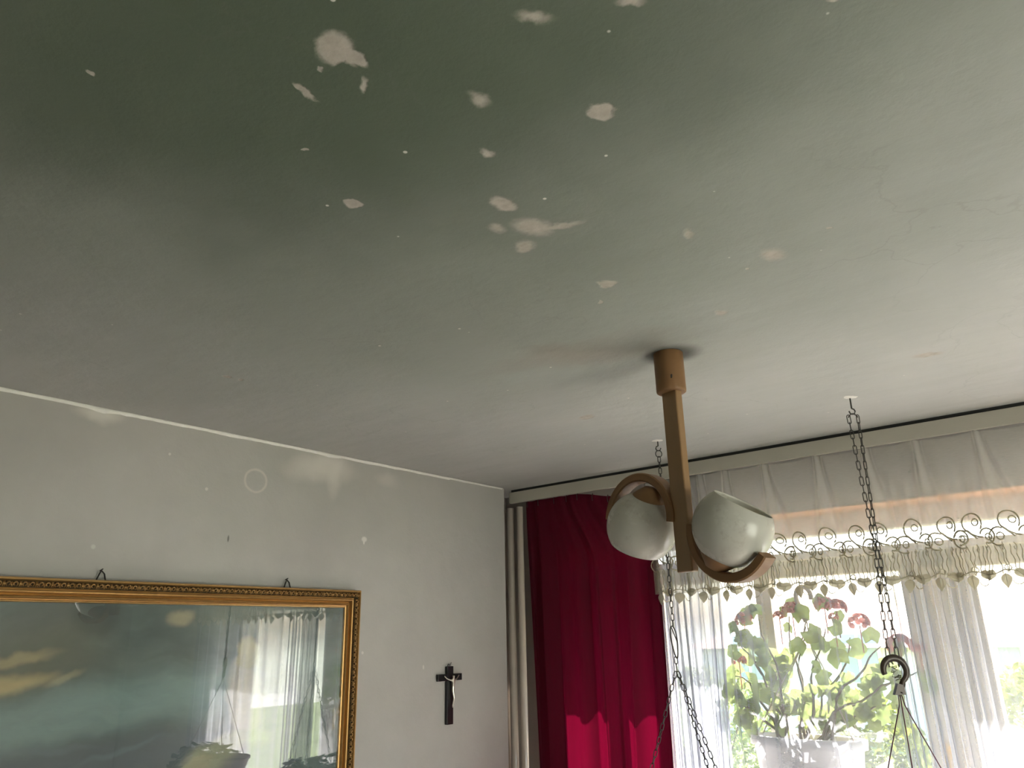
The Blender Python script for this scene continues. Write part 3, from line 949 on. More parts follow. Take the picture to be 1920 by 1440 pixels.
def arc_arm(side):
    """bentwood strip, a half ring in the plane of the arms"""
    cx, cz = (-0.127, -0.388) if side < 0 else (0.131, -0.440)
    ro, ri, w = 0.112, 0.0915, 0.019
    if side < 0: a0, a1 = -10, 172          # over the globe
    else: a0, a1 = 168, 322                 # under the globe
    bm = bmesh.new()
    rings = []
    n = 40
    for i in range(n + 1):
        a = radians(a0 + (a1 - a0) * i / n)
        rr = []
        # rounded rectangular section
        for (dr, dw) in ((ri, -w + .003), (ri + .003, -w), (ro - .003, -w), (ro, -w + .003), (ro, w - .003), (ro - .003, w), (ri + .003, w), (ri, w - .003)):
            rr.append(bm.verts.new((cx + dr * cos(a), dw, cz + dr * sin(a))))
        rings.append(rr)
    for A, B in zip(rings, rings[1:]):
        for k in range(8):
            bm.faces.new((A[k], A[(k + 1) % 8], B[(k + 1) % 8], B[k]))
    bm.faces.new(rings[0]); bm.faces.new(list(reversed(rings[-1])))
    bmesh.ops.recalc_face_normals(bm, faces=bm.faces)
    arm = add('arm', bm, M['wood_dark'], lamp)
    arm.data.polygons.foreach_set('use_smooth', [False] * len(arm.data.polygons))
    # globe
    th = radians(38)
    nrm = Vector((side * sin(th), 0, side * cos(th)))        # towards the open side
    if side > 0:
        vw = Vector((-0.39, 0.91, 0.126)).normalized()
        nw = 0.46 * rgt + 0.86 * rgt.cross(vw) - 0.24 * vw
        nrm = Vector((nw.dot(u_dir), nw.dot(n_dir), nw.z)).normalized()
    else: nrm = Vector((-sin(radians(32)), 0.10, -cos(radians(32)))).normalized()
    q = nrm.to_track_quat('Z', 'Y').to_matrix().to_4x4()
    R = 0.0845
    gm = Matrix.Translation((cx + side * 0.003, 0, cz - (0.016 if side < 0 else -0.003))) @ q
    prof = []
    cut = math.acos(0.053 / R)
    for i in range(30):
        a = pi - 0.30 - (pi - 0.30 - cut) * i / 29
        prof.append((R * sin(a), R * cos(a)))
    prof.append((R * sin(cut) - 0.001, R * cos(cut) + 0.0015))
    prof.append((R * sin(cut) - 0.0035, R * cos(cut)))
    R2 = R - 0.0035
    for i in range(24):
        a = cut + (pi - 0.30 - cut) * i / 23
        prof.append((R2 * sin(a), R2 * cos(a)))
    prof.append(prof[0])
    bm = bmesh.new(); lathe(bm, prof, 56, gm)
    bmesh.ops.recalc_face_normals(bm, faces=bm.faces)
    add('glass_globe', bm, M['opal'], lamp, smooth=True)
    # cup that holds the globe and the bulb socket in it
    bm = bmesh.new()
    pr = [(0.0, -R - 0.016), (0.018, -R - 0.014), (0.034, -R + 0.002), (0.044, -R + 0.014), (0.0445, -R + 0.017), (0.036, -R + 0.011), (0.020, -R + 0.0), (0.0, -R - 0.002)]
    lathe(bm, pr, 36, gm)
    bmesh.ops.recalc_face_normals(bm, faces=bm.faces)
    add('globe_holder', bm, M['wood_dark'], lamp, smooth=True)
    bm = bmesh.new()
    lathe(bm, [(0.0, -R + 0.002), (0.017, -R + 0.002), (0.017, -R + 0.045), (0.0, -R + 0.047)], 24, gm)
    add('bulb_socket', bm, M['ebony'], lamp, smooth=True)
arc_arm(-1)
arc_arm(1)

# ------------------------------------------------------------------ chains
def link_mesh(L, W, r):
    bm = bmesh.new()
    pts = []
    h = L / 2 - W / 2
    for i in range(6):
        a = pi * i / 5
        pts.append((W / 2 * cos(a), 0, h + W / 2 * sin(a)))
    for i in range(6):
        a = pi + pi * i / 5
        pts.append((W / 2 * cos(a), 0, -h + W / 2 * sin(a)))
    tube(bm, pts, r, 6, True, up=Vector((0, 1, 0)))
    me = bpy.data.meshes.new('link'); bm.to_mesh(me); bm.free()
    for p in me.polygons: p.use_smooth = True
    me.materials.append(M['steel'])
    return me
LINK_A = link_mesh(0.0270, 0.0092, 0.00135)
LINK_B = link_mesh(0.0225, 0.0095, 0.00150)

def run_chain(parent, a, b, me, pitch, turn=0.6, jitter=0.12, sag=0.0):
    a, b = Vector(a), Vector(b)
    d = b - a
    n = max(1, int(round(d.length / pitch)))
    base = Vector((0, 0, 1)).rotation_difference(-d.normalized()).to_matrix().to_4x4()
    for i in range(n):
        t = (i + 0.5) / n
        p = a + d * t + Vector((0, 0, -sag * 4 * t * (1 - t)))
        o = bpy.data.objects.new('link', me)
        C.objects.link(o)
        o.parent = parent
        ang = turn + (pi / 2 if i % 2 else 0) * 0.85 + random.uniform(-jitter, jitter)
        o.matrix_local = Matrix.Translation(p) @ base @ Matrix.Rotation(ang, 4, 'Z')

LAT = Vector((0.775, 0.632, 0))      # a horizontal direction across the view
DEP = Vector((-0.632, 0.775, 0))
def ceiling_hook(loc, label, long=0.035, ring=False):
    h = empty('ceiling_hook', loc)
    tag(h, label, 'hook', 'iron hooks screwed into the ceiling')
    bm = bmesh.new()
    tube(bm, [(0, 0, 0.01), (0, 0, -long)], 0.0023, 8)
    pts = []
    for i in range(15):
        a = pi / 2 - 1.55 * pi * i / 14
        v = LAT * (0.0085 * cos(a)) * (-1 if ring else 1)
        pts.append((v.x, v.y, -long - 0.0085 + 0.0085 * sin(a)))
    tube(bm, pts, 0.0020, 8)
    add('hook_shank', bm, M['steel'], h, smooth=True)
    bm = bmesh.new()
    n = 18
    c = bm.verts.new((0, 0, -0.004))
    ringv = []
    for i in range(n):
        a = 2 * pi * i / n
        r = 0.014 + 0.008 * noise.noise((cos(a) * 1.5 + loc[0] * 9, sin(a) * 1.5, 2)) + (0.006 * abs(cos(a - 0.68)))
        ringv.append(bm.verts.new((r * cos(a), r * sin(a), 0)))
    for i in range(n): bm.faces.new((c, ringv[i], ringv[(i + 1) % n]))
    bmesh.ops.recalc_face_normals(bm, faces=bm.faces)
    o = add('plaster_chip', bm, M['caulk'], h, smooth=True)
    o['label'] = 'white chipped plaster round the hook'
    return h
HK1 = Vector((-0.583, 2.283, H)); HK2 = Vector((-1.257, 2.346, H))
ceiling_hook(HK1, 'dark ceiling hook above the doubled chain at right')
ceiling_hook(HK2, 'dark ceiling hook left of the lamp, near the red curtain', 0.020, True)

ch1 = empty('hanging_chain', HK1)
tag(ch1, 'long doubled dark chain from the right ceiling hook to bronze hook', 'chain')
# yoke where both strands meet under the hook
bm = bmesh.new()
y1, y2 = LAT * 0.0135, LAT * -0.0135
tube(bm, [(y2.x, y2.y, -0.062), (y2.x * .8, y2.y * .8, -0.056), (y2.x * .3, y2.y * .3, -0.0515), (0, 0, -0.050), (y1.x * .3, y1.y * .3, -0.0515), (y1.x * .8, y1.y * .8, -0.056), (y1.x, y1.y, -0.062)], 0.0018, 6)
add('yoke', bm, M['steel'], ch1, smooth=True)
run_chain(ch1, (y2.x, y2.y, -0.056), (LAT.x * 0.001 - 0.001, LAT.y * 0.001, -0.42), LINK_A, 0.0232, 0.5)
run_chain(ch1, (LAT.x * 0.001 - 0.001, LAT.y * 0.001, -0.42), (LAT.x * -0.016, LAT.y * -0.016, -0.742), LINK_A, 0.0232, 0.3)
run_chain(ch1, (y1.x, y1.y, -0.056), (LAT.x * 0.008, LAT.y * 0.008, -0.42), LINK_A, 0.0232, 0.9)
run_chain(ch1, (LAT.x * 0.008, LAT.y * 0.008, -0.42), (LAT.x * 0.010, LAT.y * 0.010, -0.742), LINK_A, 0.0232, 0.2)

ch2 = empty('hanging_chain', HK2)
tag(ch2, 'single thin chain behind the lamp pole with an iron clip', 'chain')
bm = bmesh.new()
pts = [(LAT * (0.011 * cos(a)) + Vector((0, 0, -0.048 + 0.012 * sin(a)))) for a in [2 * pi * i / 18 for i in range(18)]]
tube(bm, pts, 0.0017, 6, True, up=DEP)
add('ring', bm, M['steel'], ch2, smooth=True)
run_chain(ch2, (0, 0, -0.058), (0, 0, -0.628), LINK_B, 0.0205, 0.4)
bm = bmesh.new()
pts = []
for i in range(24):
    a = 2 * pi * i / 24
    w = 0.0095 + 0.003 * sin(a)
    v = LAT * (w * cos(a) + 0.004 * sin(a) * -1)
    pts.append((v.x, v.y, -0.675 + 0.050 * sin(a)))
tube(bm, pts, 0.0021, 8, True, up=DEP)
tube(bm, [Vector(pts[0]) * 1.0, Vector(pts[7])], 0.0018, 6)
add('clip', bm, M['steel'], ch2, smooth=True)
run_chain(ch2, (0, 0, -0.720), (0, 0, -0.762), LINK_B, 0.0205, 0.8)

# ------------------------------------------------------------------ leaves
def leaf_mesh(name, R, lobes, mat, cup=0.2, depth=0.16, point=False):
    bm = bmesh.new()
    n = lobes * 4
    c = bm.verts.new((0, 0, 0))
    outer, mid = [], []
    for i in range(n):
        a = 2 * pi * i / n
        r = R * (1 - depth * (0.5 - 0.5 * cos(a * lobes)))
        if abs(a - pi) < 0.35: r *= 0.45
        if point: r *= 1.0 + 0.45 * max(0, cos(a)) ** 6
        z = cup * R * (r / R) ** 2 + 0.05 * R * sin(a * lobes)
        outer.append(bm.verts.new((r * cos(a) + R * 0.35, r * sin(a), z)))
        mid.append(bm.verts.new((r * 0.5 * cos(a) + R * 0.2, r * 0.5 * sin(a), z * 0.25)))
    for i in range(n):
        j = (i + 1) % n
        bm.faces.new((c, mid[i], mid[j]))
        bm.faces.new((mid[i], outer[i], outer[j], mid[j]))
    me = bpy.data.meshes.new(name); bm.to_mesh(me); bm.free()
    me.materials.append(mat)
    for p in me.polygons: p.use_smooth = True
    return me
LEAVES = [leaf_mesh('leaf', 0.032, 5, M['leaf']), leaf_mesh('leaf', 0.024, 6, M['leaf'], 0.35), leaf_mesh('leaf', 0.038, 5, M['leaf'], 0.1)]
IVY = [leaf_mesh('leaf', 0.026, 3, M['leaf_dark'], 0.15, 0.35, True), leaf_mesh('leaf', 0.032, 3, M['leaf_dark'], 0.1, 0.30, True)]

def place_leaf(parent, me, p, d, up):
    d = Vector(d).normalized()
    s = Vector(up).cross(d)
    if s.length < 1e-3: s = Vector((1, 0, 0))
    s.normalize(); u = d.cross(s)
    o = bpy.data.objects.new('leaf', me)
    C.objects.link(o)
    o.parent = parent
    o.matrix_local = Matrix(((d.x, s.x, u.x, p[0]), (d.y, s.y, u.y, p[1]), (d.z, s.z, u.z, p[2]), (0, 0, 0, 1)))
    return o

# ------------------------------------------------------------------ hanging pots inside the room
def hanging_pot(loc, z_join, label, wires, rr=0.165):
    """loc: centre of the rim. z_join: where the hangers meet above the rim"""
    t = empty('hanging_planter', loc)
    tag(t, label, 'planter', 'hanging pots inside the window')
    bm = bmesh.new()
    lathe(bm, [(0.0, -0.17), (0.10, -0.17), (0.108, -0.165), (rr - 0.008, -0.012), (rr, -0.01), (rr, 0.0), (rr - 0.006, 0.0), (rr - 0.014, -0.012), (0.10, -0.155), (0, -0.155)], 40)
    bmesh.ops.recalc_face_normals(bm, faces=bm.faces)
    add('pot', bm, M['terracotta'], t, smooth=True)
    bm = bmesh.new(); lathe(bm, [(0.0, -0.020), (rr - 0.018, -0.022)], 30); add('soil', bm, M['soil'], t)
    rn = random.Random(int(loc[0] * 1000))
    for k in range(7):
        a = rn.uniform(0, 2 * pi)
        bm = bmesh.new()
        ps = [(0.03 * cos(a), 0.03 * sin(a), -0.02)]
        hgt = rn.uniform(0.02, 0.07)
        for i in range(1, 8):
            r = 0.03 + 0.030 * i
            ps.append(((r) * cos(a + 0.05 * i), r * sin(a + 0.05 * i), hgt * sin(i * 0.5) - 0.0015 * i * i))
        tube(bm, ps, 0.0025, 5)
        add('stem', bm, M['stem'], t)
        for i in range(1, 8):
            for s in (-1, 1):
                p = Vector(ps[i]) + Vector((rn.uniform(-.02, .02), rn.uniform(-.02, .02), rn.uniform(-.005, .02)))
                place_leaf(t, IVY[rn.randrange(2)], p, (cos(a + s * 1.0), sin(a + s * 1.0), rn.uniform(-.5, .3)), (rn.uniform(-.3, .3), rn.uniform(-.3, .3), 1))
    for ph in wires:
        v = LAT * sin(radians(ph)) * (rr - 0.004) + DEP * cos(radians(ph)) * (rr - 0.004)
        yield t, v

# pot under the bronze hook
p1 = Vector((HK1.x, HK1.y, 1.36))
hook_t = empty('bronze_hook', (HK1.x, HK1.y, 1.742))
tag(hook_t, 'large bronze plastic hanger hook at the end of doubled chain', 'hook')
bm = bmesh.new()
pts, rad = [], []
cen = Vector((0, 0, 0.062))
for i in range(26):
    a = radians(200 - 258 * i / 25)
    rr_ = 0.0285 + 0.004 * (i / 25)
    v = LAT * (rr_ * cos(a) - 0.004)
    pts.append((v.x, v.y, cen.z - 0.006 + rr_ * sin(a)))
    rad.append(0.0072 + 0.0025 * sin(pi * i / 25))
last = Vector(pts[-1])
for (l_, z_, r_) in ((0.011, 0.022, 0.0085), (0.005, 0.010, 0.0085), (0.001, 0.0, 0.0095)):
    v = LAT * l_
    pts.append((v.x, v.y, z_)); rad.append(r_)
tube(bm, pts, rad, 10, flat=0.8, up=DEP)
add('hook_body', bm, M['bronze'], hook_t, smooth=True)
bm = bmesh.new()
vv = [LAT * a_ + Vector((0, 0, z_)) for a_, z_ in ((-0.016, -0.004), (0.013, -0.004), (0.010, 0.020), (-0.004, 0.024))]
for off in (-0.006, 0.006):
    pass
A = [bm.verts.new(v - DEP * 0.007) for v in vv]; B = [bm.verts.new(v + DEP * 0.007) for v in vv]
bm.faces.new(A); bm.faces.new(list(reversed(B)))
for i in range(4): bm.faces.new((A[i], B[i], B[(i + 1) % 4], A[(i + 1) % 4]))
bmesh.ops.recalc_face_normals(bm, faces=bm.faces)
add('wire_clasp', bm, M['bronze'], hook_t)
# tangle of thin wire wound inside the hook
bm = bmesh.new()
rn = random.Random(5)
ps = []
for i in range(34):
    t = i / 33
    v = LAT * (-0.010 + 0.014 * t + rn.uniform(-.009, .010)) + DEP * rn.uniform(-.006, .006)
    ps.append((v.x, v.y, 0.085 - 0.065 * t + rn.uniform(-.008, .008)))
tube(bm, ps, 0.0011, 5)
add('wire_tangle', bm, M['steel'], hook_t)

for t, v in hanging_pot(p1, 0, 'brown pot of dark ivy hanging on three purple wires', (90, 205, 335)):
    bm = bmesh.new()
    top = Vector((HK1.x, HK1.y, 1.738)) - p1
    s = v.normalized() * 0.004
    tube(bm, [top + s, top * 0.93 + v * 0.025 + s, v * 0.5 + top * 0.5 + Vector((0, 0, -0.004)), v], 0.0016, 6)
    add('wire', bm, M['wire'], t, smooth=True)
# pot under the single chain
p2 = Vector((HK2.x, HK2.y, 1.35))
for t, v in hanging_pot(p2, 0, 'brown pot of dark ivy hanging on three chains', (-92, 52, 128)):
    top = Vector((HK2.x, HK2.y, H - 0.765)) - p2
    run_chain(t, top + v * 0.02, v, LINK_B, 0.0205, 0.5 + v.x)

# ------------------------------------------------------------------ picture
pic = empty('framed_picture', (-2.185, 1.15, 1.70))
tag(pic, 'large stormy teal picture under glass in an ornate gilt frame', 'picture')
PY0, PY1, PZ0, PZ1 = 0.10, 1.812, 1.10, 2.070          # outer edge of the frame
FW = 0.060
PL = Vector((-2.185, 1.15, 1.70))
def add_local(name, bm, mat, smooth=False):
    bmesh.ops.translate(bm, vec=-PL, verts=bm.verts)
    return add(name, bm, mat, pic, smooth)
# moulding profile: (distance inwards from the outer edge, height from the wall)
PROF = [(0.000, 0.002), (0.000, 0.034), (0.002, 0.0385), (0.006, 0.0390), (0.008, 0.0350), (0.0095, 0.0315), (0.016, 0.0300), (0.024, 0.0285), (0.0262, 0.0265),
        (0.0285, 0.0255), (0.0310, 0.0340), (0.0335, 0.0355), (0.0360, 0.0340), (0.0385, 0.0250), (0.0405, 0.0215), (0.0430, 0.0225), (0.0450, 0.0275), (0.0475, 0.0285), (0.0495, 0.0265),
        (0.0515, 0.0200), (0.0540, 0.0190), (0.0560, 0.0215), (0.0580, 0.0210), (0.0600, 0.0170), (0.0600, 0.006)]
def moulding(p_a, p_b, inw_a, inw_b):
    """one side of the frame from corner a to corner b, mitred"""
    bm = bmesh.new()
    rA = [bm.verts.new((-2.228 + h, p_a[0] + inw_a[0] * d, p_a[1] + inw_a[1] * d)) for d, h in PROF]
    rB = [bm.verts.new((-2.228 + h, p_b[0] + inw_b[0] * d, p_b[1] + inw_b[1] * d)) for d, h in PROF]
    for i in range(len(PROF) - 1):
        bm.faces.new((rA[i], rA[i + 1], rB[i + 1], rB[i]))
    bm.faces.new(rA); bm.faces.new(list(reversed(rB)))
    bmesh.ops.recalc_face_normals(bm, faces=bm.faces)
    return bm
cor = {'tl': ((PY0, PZ1), (1, -1)), 'tr': ((PY1, PZ1), (-1, -1)), 'br': ((PY1, PZ0), (-1, 1)), 'bl': ((PY0, PZ0), (1, 1))}
rails = []
for a, b in (('tl', 'tr'), ('tr', 'br'), ('br', 'bl'), ('bl', 'tl')):
    rails.append(add_local('frame_rail', moulding(cor[a][0], cor[b][0], cor[a][1], cor[b][1]), M['gilt_smooth']))
# carved scroll band on the top and right rails (the band in view), piece after piece
def scroll_mesh():
    bm = bmesh.new()
    r_ = 0.0046
    pts = []
    for i in range(12):
        a = radians(-60 + 330 * i / 11); q = r_ * (1.0 - 0.45 * i / 11)
        pts.append((0.0012 + 0.001 * sin(a), -0.0015 + q * 1.15 * cos(a), q * sin(a)))
    tube(bm, pts, [0.0011 + 0.0005 * sin(pi * i / 11) for i in range(12)], 5, up=Vector((1, 0, 0)))
    for s, y0 in ((1, 0.0055), (-1, 0.0085)):
        lp = [(0.001, y0, -0.005 * s), (0.0020, y0 + 0.0022, 0.0), (0.001, y0 + 0.0008, 0.0055 * s)]
        tube(bm, lp, [0.0008, 0.0018, 0.0006], 5, up=Vector((1, 0, 0)))
    tube(bm, [(0.001, -0.008, 0.004), (0.0018, -0.0065, -0.001), (0.001, -0.0075, -0.0055)], [0.0007, 0.0016, 0.0006], 5, up=Vector((1, 0, 0)))
    me = bpy.data.meshes.new('carved_scroll'); bm.to_mesh(me); bm.free()
    me.materials.append(M['gilt'])
    for p in me.polygons: p.use_smooth = True
    return me
SC = scroll_mesh()
bm = bmesh.new()      # darkened ground of the band
def band_strip(bm, a, b):
    v = [bm.verts.new(q) for q in (a[0], a[1], b[1], b[0])]
    bm.faces.new(v)
xg = -2.228 + 0.0312
band_strip(bm, ((xg + .0004, PY0 + .0095, PZ1 - .0095), (xg - .0005, PY0 + .0255, PZ1 - .0255)), ((xg + .0004, PY1 - .0095, PZ1 - .0095), (xg - .001, PY1 - .0255, PZ1 - .0255)))
band_strip(bm, ((xg + .0004, PY1 - .0095, PZ1 - .0095), (xg - .001, PY1 - .0255, PZ1 - .0255)), ((xg + .0004, PY1 - .0095, PZ0 + .0095), (xg - .001, PY1 - .0255, PZ0 + .0255)))
bmesh.ops.solidify(bm, geom=bm.faces[:], thickness=0.0008)
add_local('band_ground', bm, simple('dark patina', (0.10, 0.06, 0.02), 0.6, metal=0.3))
def put_scroll(y, z, ang, flip, rail):
    o = bpy.data.objects.new('carved_scroll', SC); C.objects.link(o); o.parent = rail
    o.matrix_local = Matrix.Translation(Vector((xg, y, z)) - PL) @ Matrix.Rotation(ang, 4, 'X') @ Matrix.Diagonal((2.0, (-1 if flip else 1) * 1.12, 1.25, 1))
y = PY1 - 0.022
k = 0
while y > 0.50:
    put_scroll(y, PZ1 - 0.0172, 0, k % 2, rails[0]); y -= 0.0185; k += 1
z = PZ1 - 0.040
while z > 1.40:
    put_scroll(PY1 - 0.0172, z, radians(-90), k % 2, rails[1]); z -= 0.0185; k += 1
bm = bmesh.new(); box(bm, -2.222, -2.212, PY0 + 0.052, PY1 - 0.052, PZ0 + 0.052, PZ1 - 0.052)
add_local('print', bm, M['picture'])
bm = bmesh.new(); box(bm, -2.2085, -2.2070, PY0 + 0.055, PY1 - 0.055, PZ0 + 0.055, PZ1 - 0.055)
add_local('picture_glass', bm, M['pic_glass'])
for yy, zz in ((0.928, 2.070), (1.520, 2.070)):
    bm = bmesh.new()
    for s in (0, 0.004):
        tube(bm, [(-2.215 + s, yy - 0.016, zz - 0.004), (-2.220 + s, yy - 0.006, zz + 0.018), (-2.224 + s, yy, zz + 0.027), (-2.220 + s, yy + 0.007, zz + 0.018), (-2.215 + s, yy + 0.011, zz - 0.004)], 0.0013, 6)
    tube(bm, [(-2.235, yy, zz + 0.026), (-2.215, yy, zz + 0.031)], 0.0015, 6)
    add_local('hanger_wire', bm, M['steel'], True)

# ------------------------------------------------------------------ crucifix
cx = empty('crucifix', (-2.23, 2.292, 1.70))
tag(cx, 'small black wall crucifix with a silver figure', 'crucifix')
bm = bmesh.new(); box(bm, 0.002, 0.016, -0.0165, 0.0165, -0.112, 0.098, bev=0.002); add('upright', bm, M['ebony'], cx)
bm = bmesh.new(); box(bm, 0.003, 0.0155, -0.066, 0.066, 0.045, 0.070, bev=0.002); add('crossbar', bm, M['ebony'], cx)
bm = bmesh.new(); tube(bm, [(0.008, -0.010, 0.096), (0.008, -0.006, 0.106), (0.010, 0.004, 0.101), (0.010, 0.010, 0.112)], 0.0015, 6)
add('hanging_loop', bm, M['steel'], cx, smooth=True)
# one continuous figure
me = bpy.data.meshes.new('figure')
V = [(0.024, 0.006, 0.020), (0.025, 0.006, 0.036), (0.027, 0.006, 0.048), (0.029, 0.004, 0.056), (0.031, 0.002, 0.066),
     (0.025, -0.008, 0.047), (0.022, -0.026, 0.054), (0.020, -0.038, 0.064), (0.025, 0.019, 0.047), (0.022, 0.033, 0.055), (0.020, 0.045, 0.065),
     (0.024, 0.006, 0.008), (0.027, 0.009, -0.018), (0.022, 0.006, -0.045), (0.024, 0.005, -0.052)]
E_ = [(0, 1), (1, 2), (2, 3), (3, 4), (2, 5), (5, 6), (6, 7), (2, 8), (8, 9), (9, 10), (0, 11), (11, 12), (12, 13), (13, 14)]
me.from_pydata(V, E_, [])
fig = bpy.data.objects.new('figure', me); C.objects.link(fig); fig.parent = cx
sk = fig.modifiers.new('skin', 'SKIN')
RD = [.0052, .0065, .0062, .0030, .0085, .0030, .0024, .0020, .0030, .0024, .0020, .0056, .0040, .0028, .0018]
for i, v in enumerate(me.skin_vertices[0].data):
    v.radius = (RD[i], RD[i]); v.use_root = (i == 0)
fig.modifiers.new('sub', 'SUBSURF').levels = 2
fig.modifiers['sub'].render_levels = 2
me.materials.append(M['silver'])
fig['label'] = 'small silver figure with outstretched arms'

# ------------------------------------------------------------------ geraniums in the window recess
GP = Vector((-1.067, 2.888, 1.550))
gp = empty('geranium_planter', GP)
tag(gp, 'pale oval planter of dusty pink geraniums hanging between curtain and window', 'planter')
OV = Matrix.Diagonal((0.85, 0.36, 1, 1))
bm = bmesh.new()
lathe(bm, [(0.0, -0.22), (0.18, -0.22), (0.195, -0.215), (0.222, -0.03), (0.238, -0.03), (0.240, 0.0), (0.232, 0.002), (0.218, -0.02), (0.18, -0.205), (0, -0.205)], 56, OV)
bmesh.ops.recalc_face_normals(bm, faces=bm.faces)
add('pot', bm, M['planter'], gp, smooth=True)
bm = bmesh.new(); lathe(bm, [(0.0, -0.018), (0.219, -0.02)], 36, OV); add('soil', bm, M['soil'], gp)
bm = bmesh.new()
pts, rad = [], []
for i in range(20):
    a = radians(-15 + 225 * i / 19)
    v = LAT * (0.030 * cos(a))
    pts.append((0.057 + v.x, v.y * 0.6, 0.468 + 0.036 * sin(a))); rad.append(0.0085)
pts += [(0.038, 0, 0.425), (0.058, 0, 0.385)]; rad += [0.010, 0.013]
tube(bm, pts, rad, 10, up=DEP)
add('hook', bm, M['hanger'], gp, smooth=True)
for ph in (30, 150, 215, 330):
    v = Vector((0.85 * 0.236 * cos(radians(ph)), 0.36 * 0.236 * sin(radians(ph)), -0.004))
    bm = bmesh.new()
    h0 = Vector((0.056, 0, 0.390))
    tube(bm, [h0, h0 * 0.75 + v * 0.12, h0 * 0.35 + v * 0.60, v], 0.0022, 6)
    add('hanger_strap', bm, M['hanger'], gp)
rn = random.Random(11)
nl = 0
SP = [(-0.10, -0.24, .20, 1), (-0.06, -0.20, .34, 0), (-0.03, -0.12, .40, 0), (0.0, -0.02, .40, 0), (-0.02, 0.05, .36, 0), (0.02, 0.12, .39, 0), (0.05, 0.20, .33, 0),
      (0.02, 0.30, .12, 1), (0.04, 0.35, .20, 1), (0.05, 0.40, .22, 1), (0.0, 0.16, .22, 0), (-0.05, -0.10, .22, 0), (0.06, 0.24, .10, 1), (-0.10, -0.22, .10, 1), (0.08, 0.30, .30, 1), (-.08, -.17, .28, 0)]
for k, (x0, x1, hh, low) in enumerate(SP):
    ps = []
    for i in range(9):
        t = i / 8
        ps.append(Vector((x0 + (x1 - x0) * (t ** (0.9 if low else 1.3)) + 0.012 * sin(i * 1.3 + k), 0.030 * sin(k * 2.1 + t * 2.4), -0.02 + (hh + 0.02) * t ** (0.55 if low else 1.0) + 0.006 * cos(i * 1.9 + k))))
    bm = bmesh.new()
    tube(bm, ps, [0.0062 - 0.0042 * i / 8 for i in range(9)], 6)
    add('stem', bm, M['stem'], gp)
    for i in range(2, 9):
        for s in range(2 if i < 7 else 3):
            if rn.random() < 0.52: continue
            nl += 1
            aa = rn.uniform(0, 2 * pi)
            d = Vector((cos(aa), 0.25 * rn.uniform(-1, 1), sin(aa)))
            p = ps[i] + d * rn.uniform(0.010, 0.045)
            p.y = max(-0.050, min(0.055, p.y + rn.uniform(-.03, .03)))
            place_leaf(gp, LEAVES[rn.randrange(3)], p, d, (rn.uniform(-.5, .5), -1, rn.uniform(-.2, .7)))
def flower(parent, p, R, seed):
    rn2 = random.Random(seed)
    bm = bmesh.new()
    for i in range(26):
        z = rn2.uniform(-0.35, 1); a = rn2.uniform(0, 2 * pi); s = sqrt(max(0, 1 - z * z))
        d = Vector((s * cos(a), s * sin(a), z * 0.8)) * R
        m_ = Matrix.Translation(Vector(p) + d) @ d.to_track_quat('Z', 'Y').to_matrix().to_4x4()
        lathe(bm, [(0.0, -0.002), (R * 0.22, 0.001), (R * 0.38, 0.006)], 6, m_)
    tube(bm, [Vector(p) - Vector((0, 0, 0.10)), Vector(p) - Vector((0, 0, R * 0.3))], 0.002, 5)
    o = add('flower_head', bm, M['petal'], parent)
    return o
for i, (x, z, R) in enumerate(((-1.061, 1.973, 0.030), (-0.940, 1.988, 0.028), (-0.895, 1.975, 0.030), (-1.115, 1.955, 0.016), (-0.709, 1.849, 0.036),
                               (-0.835, 1.925, 0.030), (-1.238, 1.945, 0.028), (-1.285, 1.80, 0.022), (-0.915, 1.945, 0.012), (-0.655, 1.84, 0.018))):
    flower(gp, (x - GP.x, rn.uniform(-0.02, 0.02), z - GP.z), R, i)

# ------------------------------------------------------------------ outdoors
bm = bmesh.new()
g_ = 24
vs = [[bm.verts.new((-25 + 50 * i / g_, 3.15 + 30 * j / g_, -0.6)) for i in range(g_ + 1)] for j in range(g_ + 1)]
for j in range(g_):
    for i in range(g_):
        bm.faces.new((vs[j][i], vs[j][i + 1], vs[j + 1][i + 1], vs[j + 1][i]))
lawn = add('lawn', bm, M['lawn'], smooth=True)
tag(lawn, 'green grass outside the window', 'grass', kind='stuff')

bm = bmesh.new(); box(bm, -7, 5, 3.15, 6.6, -0.70, -0.48)  # pale slab added out of view to bounce sunlight up to the ceiling
struct(add('bounce_terrace', bm, simple('pale concrete paving', (0.46, 0.43, 0.38), 0.8, var=0.08, scale=2)), 'pale concrete terrace under the window, added to bounce light')

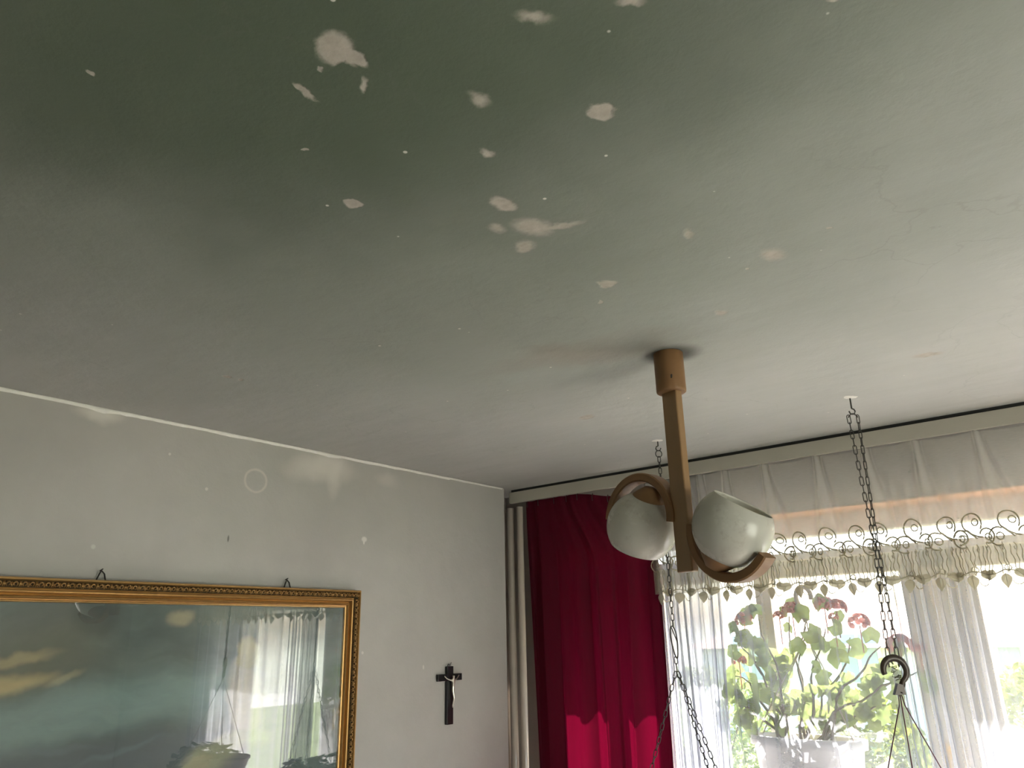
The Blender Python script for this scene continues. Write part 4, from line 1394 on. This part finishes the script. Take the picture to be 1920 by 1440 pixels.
def bush(name, loc, rx, ry, h, n, mat, label, seed):
    """rounded shrub: a dense crown of small leaves joined in one part, on woody stems"""
    t = empty(name, loc)
    tag(t, label, 'shrub', 'garden shrubs beyond the window')
    r = random.Random(seed)
    bm = bmesh.new()
    for i in range(n):
        a = r.uniform(0, 2 * pi); ph = math.acos(r.uniform(-0.9, 1)); q = r.uniform(0.72, 1.0) ** 0.5
        w = 1 + 0.22 * noise.noise((3 * cos(a) * sin(ph), 3 * sin(a) * sin(ph), 3 * cos(ph) + seed))
        p = Vector((rx * q * w * sin(ph) * cos(a), ry * q * w * sin(ph) * sin(a), h * 0.55 + h * 0.45 * q * w * cos(ph)))
        L = r.uniform(0.03, 0.06)
        d = Vector((r.uniform(-1, 1), r.uniform(-1, 1), r.uniform(-1, 1))).normalized()
        s = d.cross(Vector((r.uniform(-1, 1), r.uniform(-1, 1), 1))).normalized() * L * 0.45
        v = [bm.verts.new(q_) for q_ in (p - d * L, p + s, p + d * L, p - s)]
        bm.faces.new(v)
    o = add('crown', bm, mat, t); o['kind'] = 'stuff'
    for k in range(5):
        a = k * 1.3
        bm = bmesh.new()
        tube(bm, [(0.05 * cos(a), 0.05 * sin(a), 0), (rx * .2 * cos(a), ry * .2 * sin(a), h * .35), (rx * .5 * cos(a), ry * .5 * sin(a), h * .7)], [0.04, 0.03, 0.012], 6)
        add('trunk', bm, M['stem'], t)
bush('garden_shrub', (-0.45, 7.6, -0.6), 1.0, 0.8, 2.50, 9000, M['hedge'], 'yellow green shrub at the right edge of the window', 1)
bush('garden_shrub', (-2.45, 8.0, -0.6), 0.65, 0.6, 1.95, 6000, M['hedge'], 'low yellow green shrub seen under the geraniums', 2)
bush('garden_shrub', (-4.6, 9.0, -0.6), 1.0, 0.8, 2.1, 6000, M['leaf'], 'darker green shrub behind the left curtain folds', 3)
bush('garden_shrub', (2.2, 8.2, -0.6), 1.1, 0.8, 2.3, 5000, M['hedge'], 'yellow green shrub hidden past the right frame edge', 4)

def house(loc, w, d, h, rot, wall_m, label, roof=True):
    t = empty('neighbour_house', loc)
    t.rotation_euler = (0, 0, rot)
    tag(t, label, 'house', 'houses beyond the garden')
    bm = bmesh.new(); box(bm, -w / 2, w / 2, 0, d, 0, h); add('wall', bm, wall_m, t)
    if roof:
        bm = bmesh.new()
        a = [bm.verts.new(q) for q in ((-w / 2 - .4, -.4, h), (w / 2 + .4, -.4, h), (w / 2 + .4, d + .4, h), (-w / 2 - .4, d + .4, h), (-w / 2 + 1, d / 2, h + 1.0), (w / 2 - 1, d / 2, h + 1.0))]
        for f in ((0, 1, 5, 4), (1, 2, 5), (2, 3, 4, 5), (3, 0, 4), (3, 2, 1, 0)): bm.faces.new([a[i] for i in f])
        add('roof', bm, M['tile'], t)
    for k in range(3):
        x = -w / 2 + w * (k + 0.5) / 3
        bm = bmesh.new(); box(bm, x - 0.55, x + 0.55, -0.05, 0.02, 1.2, 2.5, bev=0.02)
        f = add('window', bm, M['white'], t)
        for s in (-1, 1):
            bm = bmesh.new(); box(bm, x + s * 0.25 - 0.2, x + s * 0.25 + 0.2, -0.07, -0.045, 1.3, 2.4); add('pane', bm, M['win_dark'], f)
house((-6.0, 20.5, -0.6), 9.0, 6, 2.1, radians(-8), M['house'], 'pale rendered house behind the geraniums')
house((7.2, 11.5, -0.6), 7.0, 6, 2.2, radians(10), M['peach'], 'peach rendered outbuilding mirrored in the picture glass')
